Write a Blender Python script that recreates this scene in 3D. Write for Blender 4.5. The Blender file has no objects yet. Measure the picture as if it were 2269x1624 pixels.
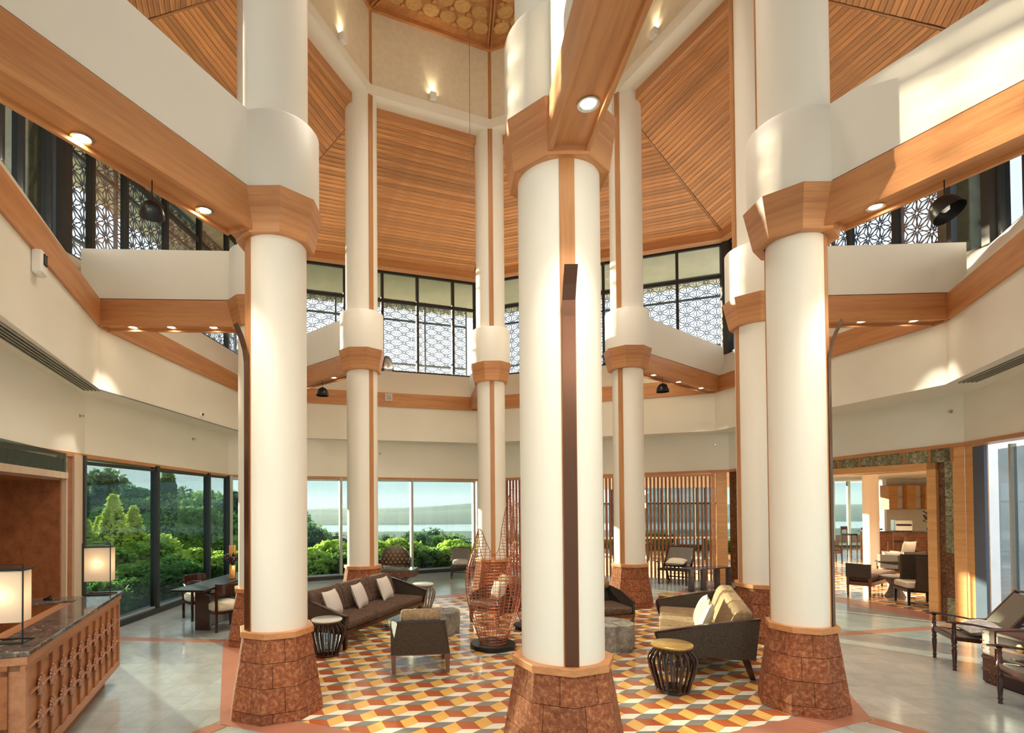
import bpy, math, random
from mathutils import Vector, Matrix
R_ = random.Random(7)
S = bpy.context.scene
COL = S.collection
PI = math.pi
sin, cos, rad = math.sin, math.cos, math.radians

# ------------------------------------------------------------------ camera
EYE = 2.15
cam = bpy.data.cameras.new('camera'); camo = bpy.data.objects.new('camera', cam); COL.objects.link(camo)
cam.sensor_width = 36.0; cam.lens = 36.0*1200.37/2269
cam.shift_x = (1134.5-1003.79)/2269; cam.shift_y = (1093.71-812)/2269
cam.clip_end = 9000; cam.clip_start = 0.05
pit, rol = 0.0154, -0.0071
fw = Vector((0, cos(pit), sin(pit))); up0 = Vector((0, -sin(pit), cos(pit))); X0 = Vector((1, 0, 0))
rt = X0*cos(rol)+up0*sin(rol); up = -X0*sin(rol)+up0*cos(rol)
m3 = Matrix((rt, up, -fw)).transposed()
camo.matrix_world = Matrix.Translation((0, 0, EYE)) @ m3.to_4x4()
S.camera = camo

# ------------------------------------------------------------------ world, sun, exposure
W = bpy.data.worlds.new('sky'); S.world = W; W.use_nodes = True
nt = W.node_tree; nt.nodes.clear()
tc = nt.nodes.new('ShaderNodeTexCoord'); sp = nt.nodes.new('ShaderNodeSeparateXYZ')
cr = nt.nodes.new('ShaderNodeValToRGB'); bg = nt.nodes.new('ShaderNodeBackground'); wo = nt.nodes.new('ShaderNodeOutputWorld')
nt.links.new(tc.outputs['Generated'], sp.inputs[0]); nt.links.new(sp.outputs['Z'], cr.inputs[0])
nt.links.new(cr.outputs[0], bg.inputs[0]); nt.links.new(bg.outputs[0], wo.inputs[0])
e = cr.color_ramp.elements
e[0].position = 0.0; e[0].color = (0.84, 0.95, 0.96, 1)
e[1].position = 1.0; e[1].color = (0.62, 0.76, 0.97, 1)
k = cr.color_ramp.elements.new(0.12); k.color = (0.86, 0.94, 0.95, 1)
k = cr.color_ramp.elements.new(0.4); k.color = (0.80, 0.88, 0.97, 1)
SKY = 0.66; COVE_FILL = 1.5; LANT_FILL = 95  # strengths of the sky, the added cove fill and the added lantern fill
bg.inputs[1].default_value = SKY
sun = bpy.data.lights.new('sun', 'SUN'); suno = bpy.data.objects.new('sun', sun); COL.objects.link(suno)
sun.energy = 12.5; sun.angle = rad(0.7); sun.color = (1.0, 0.80, 0.55)
sdir = Vector((0.70, -0.71, -0.168)).normalized()
suno.rotation_euler = sdir.to_track_quat('-Z', 'Y').to_euler()
suno.location = (-30, 40, 12)
S.view_settings.view_transform = 'Standard'; S.view_settings.look = 'None'
S.view_settings.gamma = 1.0; S.view_settings.use_curve_mapping = False
S.view_settings.exposure = 1.8
S.cycles.use_denoising = True
S.cycles.max_bounces = 8; S.cycles.diffuse_bounces = 5; S.cycles.glossy_bounces = 3
S.cycles.transmission_bounces = 6; S.cycles.transparent_max_bounces = 24; S.cycles.volume_bounces = 0
S.cycles.sample_clamp_indirect = 6.0; S.cycles.caustics_reflective = False; S.cycles.caustics_refractive = False

# ------------------------------------------------------------------ materials
def newmat(name):
    m = bpy.data.materials.new(name); m.use_nodes = True
    return m, m.node_tree, m.node_tree.nodes['Principled BSDF']
def ramp(nt, fac, cols):
    r = nt.nodes.new('ShaderNodeValToRGB'); nt.links.new(fac, r.inputs[0])
    el = r.color_ramp.elements
    while len(el) < len(cols): el.new(0.5)
    for q, (p, c) in zip(el, cols): q.position = p; q.color = (*c, 1)
    return r.outputs[0]
def noisecoord(nt, scale, mapping=(1, 1, 1), detail=4, kind='noise', rough=0.5):
    t = nt.nodes.new('ShaderNodeTexCoord'); mp = nt.nodes.new('ShaderNodeMapping')
    nt.links.new(t.outputs['Object'], mp.inputs[0]); mp.inputs['Scale'].default_value = mapping
    if kind == 'noise':
        n = nt.nodes.new('ShaderNodeTexNoise'); n.inputs['Detail'].default_value = detail; n.inputs['Roughness'].default_value = rough
        o = n.outputs['Fac']
    else:
        n = nt.nodes.new('ShaderNodeTexVoronoi'); n.feature = kind; o = n.outputs['Distance']
    n.inputs['Scale'].default_value = scale; nt.links.new(mp.outputs[0], n.inputs['Vector'])
    return o, n
def objrand(nt, colsock, amt=0.25):
    oi = nt.nodes.new('ShaderNodeObjectInfo'); mr = nt.nodes.new('ShaderNodeMapRange')
    mr.inputs['To Min'].default_value = 1-amt; mr.inputs['To Max'].default_value = 1+amt
    nt.links.new(oi.outputs['Random'], mr.inputs['Value'])
    hs = nt.nodes.new('ShaderNodeHueSaturation'); nt.links.new(mr.outputs[0], hs.inputs['Value']); nt.links.new(colsock, hs.inputs['Color'])
    return hs.outputs[0]
def plain(name, col, rough=0.5, metal=0.0, var=0.06, scale=3.0, bump=0.0, mapping=(1, 1, 1), rnd=0, spec=0.5, coat=0, bscale=None):
    m, nt, b = newmat(name)
    o, _ = noisecoord(nt, scale, mapping)
    lo = tuple(c*(1-var) for c in col); hi = tuple(min(1, c*(1+var)) for c in col)
    c = ramp(nt, o, [(0.3, lo), (0.7, hi)])
    if rnd: c = objrand(nt, c, rnd)
    nt.links.new(c, b.inputs['Base Color'])
    b.inputs['Roughness'].default_value = rough; b.inputs['Metallic'].default_value = metal
    b.inputs['Specular IOR Level'].default_value = spec; b.inputs['Coat Weight'].default_value = coat
    if bump:
        o2, _ = noisecoord(nt, bscale or scale*6, mapping)
        bp = nt.nodes.new('ShaderNodeBump'); bp.inputs['Strength'].default_value = bump; bp.inputs['Distance'].default_value = 0.01
        nt.links.new(o2, bp.inputs['Height']); nt.links.new(bp.outputs[0], b.inputs['Normal'])
    return m
def wood(name, dark, light, axis=0, rough=0.45, scale=9, rnd=0, coat=0.0, stretch=0.06):
    m, nt, b = newmat(name)
    mp = [1.0, 1.0, 1.0]; mp[axis] = stretch
    o, _ = noisecoord(nt, scale, mp, 8, rough=0.65)
    o2, _ = noisecoord(nt, scale*6, mp, 3)
    mx = nt.nodes.new('ShaderNodeMath'); mx.operation = 'MULTIPLY_ADD'; nt.links.new(o2, mx.inputs[0]); mx.inputs[1].default_value = 0.35; nt.links.new(o, mx.inputs[2])
    c = ramp(nt, mx.outputs[0], [(0.42, dark), (0.78, light)])
    if rnd: c = objrand(nt, c, rnd)
    nt.links.new(c, b.inputs['Base Color']); b.inputs['Roughness'].default_value = rough; b.inputs['Coat Weight'].default_value = coat
    b.inputs['Coat Roughness'].default_value = 0.15
    return m
def emit(name, col, st, base=(1, 1, 1)):
    m, nt, b = newmat(name); b.inputs['Emission Color'].default_value = (*col, 1); b.inputs['Emission Strength'].default_value = st
    b.inputs['Base Color'].default_value = (*base, 1)
    return m
def glassmat(name, tint, gloss=0.06, ior=1.45):
    m, nt, b = newmat(name); nt.nodes.remove(b)
    out = nt.nodes['Material Output']; tr = nt.nodes.new('ShaderNodeBsdfTransparent'); tr.inputs[0].default_value = (*tint, 1)
    g = nt.nodes.new('ShaderNodeBsdfGlossy'); g.inputs['Roughness'].default_value = 0.02
    fr = nt.nodes.new('ShaderNodeFresnel'); fr.inputs[0].default_value = ior
    mm = nt.nodes.new('ShaderNodeMath'); mm.operation = 'MULTIPLY'; mm.inputs[1].default_value = gloss/0.04; nt.links.new(fr.outputs[0], mm.inputs[0]); mm.use_clamp = True
    mx = nt.nodes.new('ShaderNodeMixShader'); nt.links.new(mm.outputs[0], mx.inputs[0]); nt.links.new(tr.outputs[0], mx.inputs[1]); nt.links.new(g.outputs[0], mx.inputs[2])
    nt.links.new(mx.outputs[0], out.inputs[0])
    return m
def stone(name, c1, c2, c3, scale=4, rough=0.35, bump=0.0, rnd=0, contrast=(0.3, 0.5, 0.7), distort=0.0, mapping=(1, 1, 1)):
    m, nt, b = newmat(name)
    o, n = noisecoord(nt, scale, mapping, 8, rough=0.7); n.inputs['Distortion'].default_value = distort
    c = ramp(nt, o, list(zip(contrast, (c1, c2, c3))))
    if rnd: c = objrand(nt, c, rnd)
    nt.links.new(c, b.inputs['Base Color']); b.inputs['Roughness'].default_value = rough
    if bump:
        o2, _ = noisecoord(nt, scale*5, (1, 1, 1), 5)
        bp = nt.nodes.new('ShaderNodeBump'); bp.inputs['Strength'].default_value = bump; bp.inputs['Distance'].default_value = 0.01
        nt.links.new(o2, bp.inputs['Height']); nt.links.new(bp.outputs[0], b.inputs['Normal'])
    return m
M = {}
M['plaster'] = plain('cream_plaster', (0.87, 0.84, 0.75), 0.75, var=0.015, scale=1.5, bump=0.03, bscale=60)
M['shaft'] = plain('ivory_paint', (0.86, 0.82, 0.72), 0.42, var=0.01, scale=1.2, bump=0.02, bscale=40)
M['lantern'] = plain('warm_textured_plaster', (0.78, 0.70, 0.54), 0.8, var=0.05, scale=9, bump=0.1, bscale=50)
M['oak'] = wood('oak_veneer', (0.42, 0.165, 0.06), (0.62, 0.29, 0.115), 0, 0.42)
M['oakr'] = wood('oak_collar_panel', (0.42, 0.165, 0.06), (0.62, 0.29, 0.115), 0, 0.42, rnd=0.14)
M['oakz'] = wood('oak_veneer_upright', (0.36, 0.15, 0.05), (0.55, 0.26, 0.10), 2, 0.42)
M['oakl'] = wood('light_oak_panel', (0.56, 0.26, 0.09), (0.76, 0.39, 0.145), 0, 0.4)
M['board'] = wood('bamboo_board', (0.27, 0.09, 0.022), (0.74, 0.34, 0.12), 0, 0.5, 11, rnd=0.25, stretch=0.045)
M['roofback'] = plain('dark_roof_void', (0.10, 0.045, 0.015), 0.9)
M['laterite'] = stone('laterite_stone', (0.15, 0.042, 0.015), (0.30, 0.095, 0.038), (0.54, 0.25, 0.12), 26, 0.95, 0.9, rnd=0.16)
M['mortar'] = plain('dark_mortar', (0.10, 0.035, 0.015), 0.95)
M['darkframe'] = plain('dark_bronze_frame', (0.035, 0.036, 0.034), 0.45, 0.3)
M['greyframe'] = plain('grey_screen_bar', (0.17, 0.20, 0.22), 0.5, 0.2)
M['glass'] = glassmat('window_glass', (0.52, 0.60, 0.60), 0.014)
M['glassc'] = glassmat('clear_glass', (0.62, 0.66, 0.68), 0.010)
M['lattice'] = plain('lattice_panel', (0.16, 0.18, 0.22), 0.6)
M['concrete'] = plain('olive_concrete', (0.30, 0.29, 0.20), 0.8, var=0.2, scale=5)
M['eave'] = plain('eave_plaster', (0.72, 0.68, 0.48), 0.8)
M['slate'] = stone('grey_slate_tile', (0.29, 0.315, 0.305), (0.345, 0.37, 0.355), (0.42, 0.44, 0.42), 3, 0.14, 0.04, rnd=0.07)
M['terra'] = plain('terracotta_band', (0.40, 0.17, 0.11), 0.28, var=0.05)
M['t_red'] = plain('rust_tile', (0.44, 0.115, 0.04), 0.12, var=0.08, rnd=0.08)
M['t_yel'] = plain('ochre_tile', (0.80, 0.47, 0.13), 0.12, var=0.06, rnd=0.08)
M['t_wht'] = plain('ivory_tile', (0.84, 0.80, 0.66), 0.12, var=0.05, rnd=0.05)
M['t_gry'] = plain('slate_blue_tile', (0.23, 0.225, 0.20), 0.12, var=0.08, rnd=0.08)
M['grout'] = plain('pale_grout', (0.45, 0.38, 0.28), 0.8)
M['white'] = plain('white_paint', (0.88, 0.87, 0.83), 0.5)
M['bronze'] = plain('brown_metal_strip', (0.13, 0.055, 0.03), 0.30, 0.6)
M['black'] = plain('black_metal', (0.015, 0.015, 0.015), 0.35, 0.4)
M['lampglow'] = emit('downlight_glow', (1.0, 0.82, 0.55), 14)
M['chrome'] = plain('brushed_steel', (0.6, 0.6, 0.58), 0.25, 0.9)

# ------------------------------------------------------------------ mesh helpers
class MB:
    def __init__(s): s.v = []; s.f = []; s.m = []; s.M = None
    def add(s, vs, fs, mi=0):
        o = len(s.v)
        for p in vs:
            p = Vector(p)
            s.v.append(s.M @ p if s.M else p)
        for f in fs: s.f.append([i+o for i in f]); s.m.append(mi)
        return s
    def box(s, a, b, mi=0):
        x0, y0, z0 = a; x1, y1, z1 = b
        return s.add([(x0, y0, z0), (x1, y0, z0), (x1, y1, z0), (x0, y1, z0), (x0, y0, z1), (x1, y0, z1), (x1, y1, z1), (x0, y1, z1)],
                     [(3, 2, 1, 0), (4, 5, 6, 7), (0, 1, 5, 4), (1, 2, 6, 5), (2, 3, 7, 6), (3, 0, 4, 7)], mi)
    def bev(s, a, b, r=0.02, mi=0):
        # box with chamfered vertical and top edges: rings of a rounded rectangle
        x0, y0, z0 = a; x1, y1, z1 = b; rings = []
        for z, q in ((z0, r), (z0+r, 0), (z1-r, 0), (z1-r*0.3, r*0.3), (z1, r)):
            rings.append(rrect(x0+q, y0+q, x1-q, y1-q, r, z))
        return s.loft(rings, True, mi)
    def poly(s, pts, z0, z1, mi=0, pts2=None):
        n = len(pts); q = pts2 or pts
        vs = [(p[0], p[1], z0) for p in pts]+[(p[0], p[1], z1) for p in q]
        fs = [list(range(n))[::-1], list(range(n, 2*n))]+[(i, (i+1) % n, n+(i+1) % n, n+i) for i in range(n)]
        return s.add(vs, fs, mi)
    def loft(s, rings, caps=True, mi=0, closed=True):
        n = len(rings[0]); vs = [p for r in rings for p in r]; fs = []
        for k in range(len(rings)-1):
            for i in range(n if closed else n-1):
                j = (i+1) % n; fs.append((k*n+i, k*n+j, (k+1)*n+j, (k+1)*n+i))
        if caps:
            fs.append(list(range(n))[::-1]); fs.append([(len(rings)-1)*n+i for i in range(n)])
        return s.add(vs, fs, mi)
    def lathe(s, prof, n=24, c=(0, 0, 0), mi=0, a0=0.0, sx=1, sy=1):
        return s.loft([[(c[0]+r*sx*cos(a0+2*PI*i/n), c[1]+r*sy*sin(a0+2*PI*i/n), c[2]+z) for i in range(n)] for r, z in prof], True, mi)
    def tube(s, pts, r, n=8, mi=0, closed=False, flat=1.0):
        P = [Vector(p) for p in pts]; m = len(P); rings = []; prev = None
        for i in range(m):
            if closed: t = (P[(i+1) % m]-P[i-1])
            else: t = P[min(i+1, m-1)]-P[max(i-1, 0)]
            t.normalize()
            u = prev-t*prev.dot(t) if prev is not None else t.cross(Vector((0, 0, 1)))
            if u.length < 1e-4: u = t.cross(Vector((1, 0, 0)))
            u.normalize(); prev = u; w = t.cross(u); rr = r[i] if isinstance(r, (list, tuple)) else r
            rings.append([tuple(P[i]+u*(rr*cos(2*PI*k/n))+w*(rr*flat*sin(2*PI*k/n))) for k in range(n)])
        if closed: rings.append(rings[0]); return s.loft(rings, False, mi)
        return s.loft(rings, True, mi)
    def bar(s, a, b, w, h, mi=0):
        # rectangular bar from a to b, w across (horizontal), h in the other direction
        a = Vector(a); b = Vector(b); t = (b-a).normalized(); u = t.cross(Vector((0, 0, 1)))
        if u.length < 1e-3: u = Vector((1, 0, 0))
        u.normalize(); q = u.cross(t)
        r = [[tuple(c+u*sx*w/2+q*sz*h/2) for sx, sz in ((-1, -1), (1, -1), (1, 1), (-1, 1))] for c in (a, b)]
        return s.loft(r, True, mi)
    def mesh(s, name):
        me = bpy.data.meshes.new(name); me.from_pydata([tuple(p) for p in s.v], [], s.f)
        if any(s.m): me.polygons.foreach_set('material_index', s.m)
        me.update(); return me
def rrect(x0, y0, x1, y1, r, z, n=3):
    o = []
    for cx, cy, a in ((x1-r, y1-r, 0), (x0+r, y1-r, PI/2), (x0+r, y0+r, PI), (x1-r, y0+r, 1.5*PI)):
        for i in range(n+1): t = a+PI/2*i/n; o.append((cx+r*cos(t), cy+r*sin(t), z))
    return o
def fixn(me):
    import bmesh
    bm = bmesh.new(); bm.from_mesh(me); bmesh.ops.recalc_face_normals(bm, faces=bm.faces); bm.to_mesh(me); bm.free()
def O(name, mb, mat, parent=None, smooth=0, loc=None, rz=None, label=None, cat=None, group=None, kind=None, bevel=0, rot=None):
    me = mb if isinstance(mb, bpy.types.Mesh) else mb.mesh(name)
    if not isinstance(mb, bpy.types.Mesh):
        if len(me.polygons) < 60000: fixn(me)
        for q in (mat if isinstance(mat, (list, tuple)) else [mat]): me.materials.append(M[q] if isinstance(q, str) else q)
        if smooth:
            me.polygons.foreach_set('use_smooth', [True]*len(me.polygons)); me.set_sharp_from_angle(angle=rad(smooth))
    o = bpy.data.objects.new(name, me); COL.objects.link(o)
    if parent: o.parent = parent
    if loc: o.location = loc
    if rz is not None: o.rotation_euler[2] = rz
    if rot: o.rotation_euler = rot
    for kk, vv in (('label', label), ('category', cat), ('group', group), ('kind', kind)):
        if vv: o[kk] = vv
    if bevel:
        bm = o.modifiers.new('bevel', 'BEVEL'); bm.width = bevel; bm.segments = 2; bm.limit_method = 'ANGLE'
    return o
def T(name, label=None, cat=None, loc=(0, 0, 0), rz=0, group=None, kind=None, parent=None):
    o = bpy.data.objects.new(name, None); COL.objects.link(o); o.location = loc; o.rotation_euler[2] = rz
    o.empty_display_size = 0.1
    for kk, vv in (('label', label), ('category', cat), ('group', group), ('kind', kind)):
        if vv: o[kk] = vv
    if parent: o.parent = parent
    return o
def dup(o, loc=None, rz=None, label=None, parent=None, scale=None):
    c = o.copy(); COL.objects.link(c); c.parent = parent
    if loc: c.location = loc
    if rz is not None: c.rotation_euler[2] = rz
    if label: c['label'] = label
    if scale: c.scale = scale
    for ch in list(o.children): dup(ch, parent=c)
    return c
def lerp(a, b, t): return tuple(x+(y-x)*t for x, y in zip(a, b))
def clip(poly, conv):
    out = list(poly); n = len(conv)
    for i in range(n):
        a = conv[i]; b = conv[(i+1) % n]
        f = lambda p: (b[0]-a[0])*(p[1]-a[1])-(b[1]-a[1])*(p[0]-a[0])
        new = []
        for j in range(len(out)):
            p, q = out[j-1], out[j]; fp, fq = f(p), f(q)
            if fp >= 0:
                new.append(p)
                if fq < 0: new.append(lerp(p, q, fp/(fp-fq)))
            elif fq >= 0: new.append(lerp(p, q, fp/(fp-fq)))
        out = new
        if len(out) < 3: return []
    return out
def area(p): return 0.5*abs(sum(p[i-1][0]*p[i][1]-p[i][0]*p[i-1][1] for i in range(len(p))))
def shrink(p, g):
    cx = sum(q[0] for q in p)/len(p); cy = sum(q[1] for q in p)/len(p)
    return [(cx+(q[0]-cx)*(1-g/max(.02, math.hypot(q[0]-cx, q[1]-cy))), cy+(q[1]-cy)*(1-g/max(.02, math.hypot(q[0]-cx, q[1]-cy)))) for q in p]
def bez(a, b, c, n=8): return [tuple((1-t)**2*x+2*t*(1-t)*y+t*t*z for x, y, z in zip(a, b, c)) for t in [i/n for i in range(n+1)]]
def cushion(w, d, h, n=10):
    # pillow lying in the xy plane, centre at origin
    mb = MB(); top = []; bot = []
    def zz(u, v): return h/2*max(0, (1-abs(u)**2.6))**0.5*max(0, (1-abs(v)**2.6))**0.5
    g = [-1+2*i/n for i in range(n+1)]
    def xy(u, v):
        k = 1-0.07*(1-abs(u)**2)*(abs(v)**3); k2 = 1-0.07*(1-abs(v)**2)*(abs(u)**3)
        return u*w/2*k2, v*d/2*k
    vs = []; fs = []
    for sgn in (1, -1):
        for v in g:
            for u in g: x, y = xy(u, v); vs.append((x, y, sgn*zz(u, v)))
    N = n+1
    for j in range(n):
        for i in range(n):
            a = j*N+i; fs.append((a, a+1, a+N+1, a+N)); b = N*N+a; fs.append((b, b+N, b+N+1, b+1))
    mb.add(vs, fs); return mb
# ================================================================== SETTING
CX, CY, RC = 0.89, 8.5, 3.92
ZB, ZC, ZD, ZS, ZH = 4.88, 5.28, 6.06, 3.93, 9.10
def rot2(a, r): t = rad(a); return (CX+r*sin(t), CY-r*cos(t))     # a = 0 faces the camera, 90 to the right
U = {1: (-3.31, 2.60), 8: (-5.46, 8.37), 2: (-5.2, 14.35), 3: (.7, 16.25), 5: (6.7, 13.8), 6: (7.67, 8.37), 7: (5.07, 2.68), 4: (.95, .9)}
P = {1: (-3.6, 2.2), 8: (-5.95, 8.3), 2: (-5.6, 14.85), 3: (.75, 17.0), 5: (7.35, 14.45), 6: (8.3, 8.3), 7: (5.56, 2.2), 4: (.95, .3)}
L = {1: (-3.88, 2.3), 8: (-5.95, 8.75), 2: (-5.85, 14.1), 3: (.75, 17.25), 5: (7.3, 14.3), 6: (8.7, 9.2), 7: (5.97, 2.3), 4: (.95, 0.2)}
HD = {1: 2.72, 8: 2.96, 2: 2.90, 3: 2.87, 5: 2.95, 6: 3.10, 7: 3.0, 4: 3}
def outw(p, t): d = math.hypot(p[0]-CX, p[1]-CY); return (p[0]+(p[0]-CX)*t/d, p[1]+(p[1]-CY)*t/d)
def at(A, B, s, z=0): q = lerp(A, B, s); return (q[0], q[1], z)
sides = [('front_left', 1, 8), ('left', 8, 2), ('back_left', 2, 3), ('back_right', 3, 5), ('right', 5, 6), ('front_right', 6, 7)]
WALL = {}; trimn = 0
def along(name, a, b, rings, mat):
    mid = Vector((*lerp(a, b, .5), 0)); ang = math.atan2(b[1]-a[1], b[0]-a[0]); mb = MB(); mb.M = (Matrix.Translation(mid) @ Matrix.Rotation(ang, 4, 'Z')).inverted()
    mb.loft(rings, True); return O(name, mb, mat, loc=mid, rz=ang, kind='structure')
for nm, i, j in sides:
    ring = []
    for q in (i, j):
        u, p, l = U[q], P[q], L[q]; po = outw(p, 0.35); lo = outw(l, 0.35); h = HD[q]
        ring.append([(l[0], l[1], h), (l[0], l[1], ZS), (u[0], u[1], ZS), (u[0], u[1], ZC), (p[0], p[1], ZD), (po[0], po[1], ZD), (lo[0], lo[1], ZS), (lo[0], lo[1], h)])
    mb = MB().loft(ring, True); WALL[nm] = O('wall_'+nm, mb, 'plaster', kind='structure')
    # wooden ring band, proud of the plaster, with a shadow groove above
    a, b = U[i], U[j]; ai, bi = outw(a, -0.045), outw(b, -0.045)
    trimn += 1
    along('trim_%d' % trimn, a, b, [[(*p, ZB), (*pi, ZB), (*pi, ZC), (*p, ZC)] for p, pi in ((a, ai), (b, bi))], 'oak')
    trimn += 1
    r = []
    for q in (i, j):
        l = outw(L[q], -0.02); lo = outw(L[q], 0.30); r.append([(*l, HD[q]-.06), (*l, HD[q]+.005), (*lo, HD[q]+.005), (*lo, HD[q]-.06)])
    along('trim_%d' % trimn, L[i], L[j], r, 'oak')
    if nm in ('left', 'back_left', 'back_right', 'right'):
        trimn += 1; a, b = outw(U[i], -.004), outw(U[j], -.004)
        O('trim_%d' % trimn, MB().loft([[(*p, ZS-.012), (*outw(p, -.012), ZS-.012), (*outw(p, -.012), ZS+.003), (*p, ZS+.003)] for p in (a, b)], True), 'greyframe' if nm == 'left' else 'plaster', kind='structure')
# front ring beam above the open entrance (behind the viewer)
for nm, i, j in (('entrance_left', 4, 1), ('entrance_right', 7, 4)):
    ring = []
    for q in (i, j): u, p = U[q], P[q]; po = outw(p, .35); ring.append([(*u, ZB), (*u, ZC), (*p, ZD), (*po, ZD), (*po, ZB)])
    O('wall_'+nm, MB().loft(ring, True), 'plaster', kind='structure')

# ------------------------------------------------------------------ roof: sloping boarded ceiling
ceil = T('ceiling', kind='structure')
angs = {1: -45, 8: -90, 2: -135, 3: 180, 5: 135, 6: 90, 7: 45, 4: 0}
RI, ZI, ZO = 3.95, 10.38, 9.27
secs = [(1, 8), (8, 2), (2, 3), (3, 5), (5, 6), (6, 7), (7, 4), (4, 1)]
nb = 37
for i, j in secs:
    a0, b0 = rot2(angs[i], RI), rot2(angs[j], RI); a1, b1 = P[i], P[j]
    for k in range(nb):
        s0, s1 = k/nb, (k+0.93)/nb; up = 0.006*R_.random(); g = 0.006
        q = []
        for s in (s0, s1):
            z = ZI+(ZO-ZI)*s+up; A, B = lerp(a0, a1, s), lerp(b0, b1, s)
            q.append(((*lerp(A, B, g), z), (*lerp(A, B, 1-g), z)))
        (A0, B0), (A1, B1) = q; upv = lambda p: (p[0], p[1], p[2]+.02)
        mid = Vector(A0).lerp(Vector(B0), .5); ax = (Vector(B0)-Vector(A0)).normalized(); ang = math.atan2(ax.y, ax.x)
        mi = (Matrix.Translation(mid) @ Matrix.Rotation(ang, 4, 'Z')).inverted()
        mb = MB(); mb.M = mi; mb.loft([[A0, A1, upv(A1), upv(A0)], [B0, B1, upv(B1), upv(B0)]], True)
        o = O('roof_board', mb, 'board', ceil, loc=mid, rz=ang)
    O('roof_deck', MB().loft([[(*a0, ZI+.16), (*a1, ZO+.16), (*outw(a1, 1.0), ZO-.25), (*outw(a1, 1.0), ZO+.2), (*a0, ZI+.4)], [(*b0, ZI+.16), (*b1, ZO+.16), (*outw(b1, 1.0), ZO-.25), (*outw(b1, 1.0), ZO+.2), (*b0, ZI+.4)]], True), 'roofback', ceil)
    ai, bi = outw(P[i], -.22), outw(P[j], -.22)
    mid = Vector((*lerp(ai, bi, .5), 0)); ang = math.atan2(bi[1]-ai[1], bi[0]-ai[0])
    mb = MB(); mb.M = (Matrix.Translation(mid) @ Matrix.Rotation(ang, 4, 'Z')).inverted()
    mb.loft([[(*p, 9.10), (*outw(p, .24), 9.08), (*outw(p, .24), 9.32), (*p, 9.34)] for p in (ai, bi)], True)
    O('eave_fascia', mb, 'oak', ceil, loc=mid, rz=ang)
    # outside soffit, seen through the clerestory
    p0, p1 = P[i], P[j]
    O('outer_soffit', MB().loft([[(*outw(p, .05), 9.12), (*outw(p, 2.0), 8.62), (*outw(p, 2.0), 8.7), (*outw(p, .05), 9.2)] for p in (p0, p1)], True), 'eave', ceil)
    # wood trim at the foot of the lantern
    a2, b2 = rot2(angs[i], RI-.02), rot2(angs[j], RI-.02); a3, b3 = rot2(angs[i], RI+.04), rot2(angs[j], RI+.04)
    mid = Vector((*lerp(a2, b2, .5), 0)); ang = math.atan2(b2[1]-a2[1], b2[0]-a2[0])
    mb = MB(); mb.M = (Matrix.Translation(mid) @ Matrix.Rotation(ang, 4, 'Z')).inverted()
    mb.loft([[(*p, 10.36), (*q, 10.36), (*q, 10.56), (*p, 10.56)] for p, q in ((a2, a3), (b2, b3))], True)
    O('inner_fascia', mb, 'oak', ceil, loc=mid, rz=ang)
    # hip batten
    O('hip_batten', MB().bar((*rot2(angs[i], RI), ZI-.002), (*P[i], ZO-.002), .03, .015), 'oakz', ceil)
# fill lights added unseen on top of the parapet, to brighten roof and room
for i, j in secs[:6]:
    a, b = outw(P[i], .02), outw(P[j], .02); d = Vector((b[0]-a[0], b[1]-a[1], 0)); l = bpy.data.lights.new('added_cove_light', 'AREA'); l.shape = 'RECTANGLE'
    l.size = d.length*.92; l.size_y = .05; l.energy = COVE_FILL*d.length; l.color = (1.0, .90, .74); o = bpy.data.objects.new('added_cove_light', l); COL.objects.link(o)
    m_ = lerp(a, b, .5); n_ = Vector((CX-m_[0], CY-m_[1], 0)).normalized(); zz = Vector((-n_.x*.55, -n_.y*.55, -1)).normalized(); xx = d.normalized(); yy = zz.cross(xx).normalized()
    o.matrix_world = Matrix.Translation((m_[0], m_[1], ZD+.10)) @ Matrix((xx, yy, zz)).transposed().to_4x4()
# ------------------------------------------------------------------ lantern
lan = T('wall_lantern', kind='structure')
RL = 3.59; ZL0, ZL1, ZT = 10.55, 10.76, 12.37
for i, j in secs:
    A, B = angs[i], angs[j]
    O('lantern_wall', MB().loft([[(*rot2(a, RL), ZL1), (*rot2(a, RL+.2), ZL1), (*rot2(a, RL+.2), ZT+.1), (*rot2(a, RL), ZT+.1)] for a in (A, B)], True), 'lantern', lan)
    O('ledge_band', MB().loft([[(*rot2(a, RL-.03), ZL0), (*rot2(a, RI+.3), ZL0), (*rot2(a, RI+.3), ZL1+.02), (*rot2(a, RL-.03), ZL1)] for a in (A, B)], True), 'plaster', lan)
    O('cornice', MB().loft([[(*rot2(a, RL-.07), ZT-.07), (*rot2(a, RL+.01), ZT-.07), (*rot2(a, RL+.01), ZT+.02), (*rot2(a, RL-.07), ZT+.02)] for a in (A, B)], True), 'oak', lan)
octi = [rot2(a, RL+.1) for a in range(0, 360, 45)]
cl = O('ceiling', MB().poly(octi, ZT+.02, ZT+.12), 'oakz', kind='structure')
M['coffer'] = wood('carved_cane_coffer', (0.42, 0.23, 0.08), (0.66, 0.40, 0.16), 0, 0.6, 30, rnd=0.15, stretch=0.4)
for a in range(0, 360, 45):
    for off in (-.035, .035):
        p = rot2(a, RL-.1); d = Vector((p[1]-CY, -(p[0]-CX), 0)).normalized()*off
        O('radial_rib', MB().bar((CX+d.x, CY+d.y, ZT-.02), (p[0]+d.x, p[1]+d.y, ZT-.02), .03, .05), 'oakz', cl)
def wedge(p):
    a = math.degrees(math.atan2(p[0]-CX, -(p[1]-CY))) % 360; a = (a % 45)
    r = math.hypot(p[0]-CX, p[1]-CY); return min(a, 45-a)/180*PI*r, r*cos(rad(a-22.5))
cs = 0.38; ncoff = 0
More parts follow.
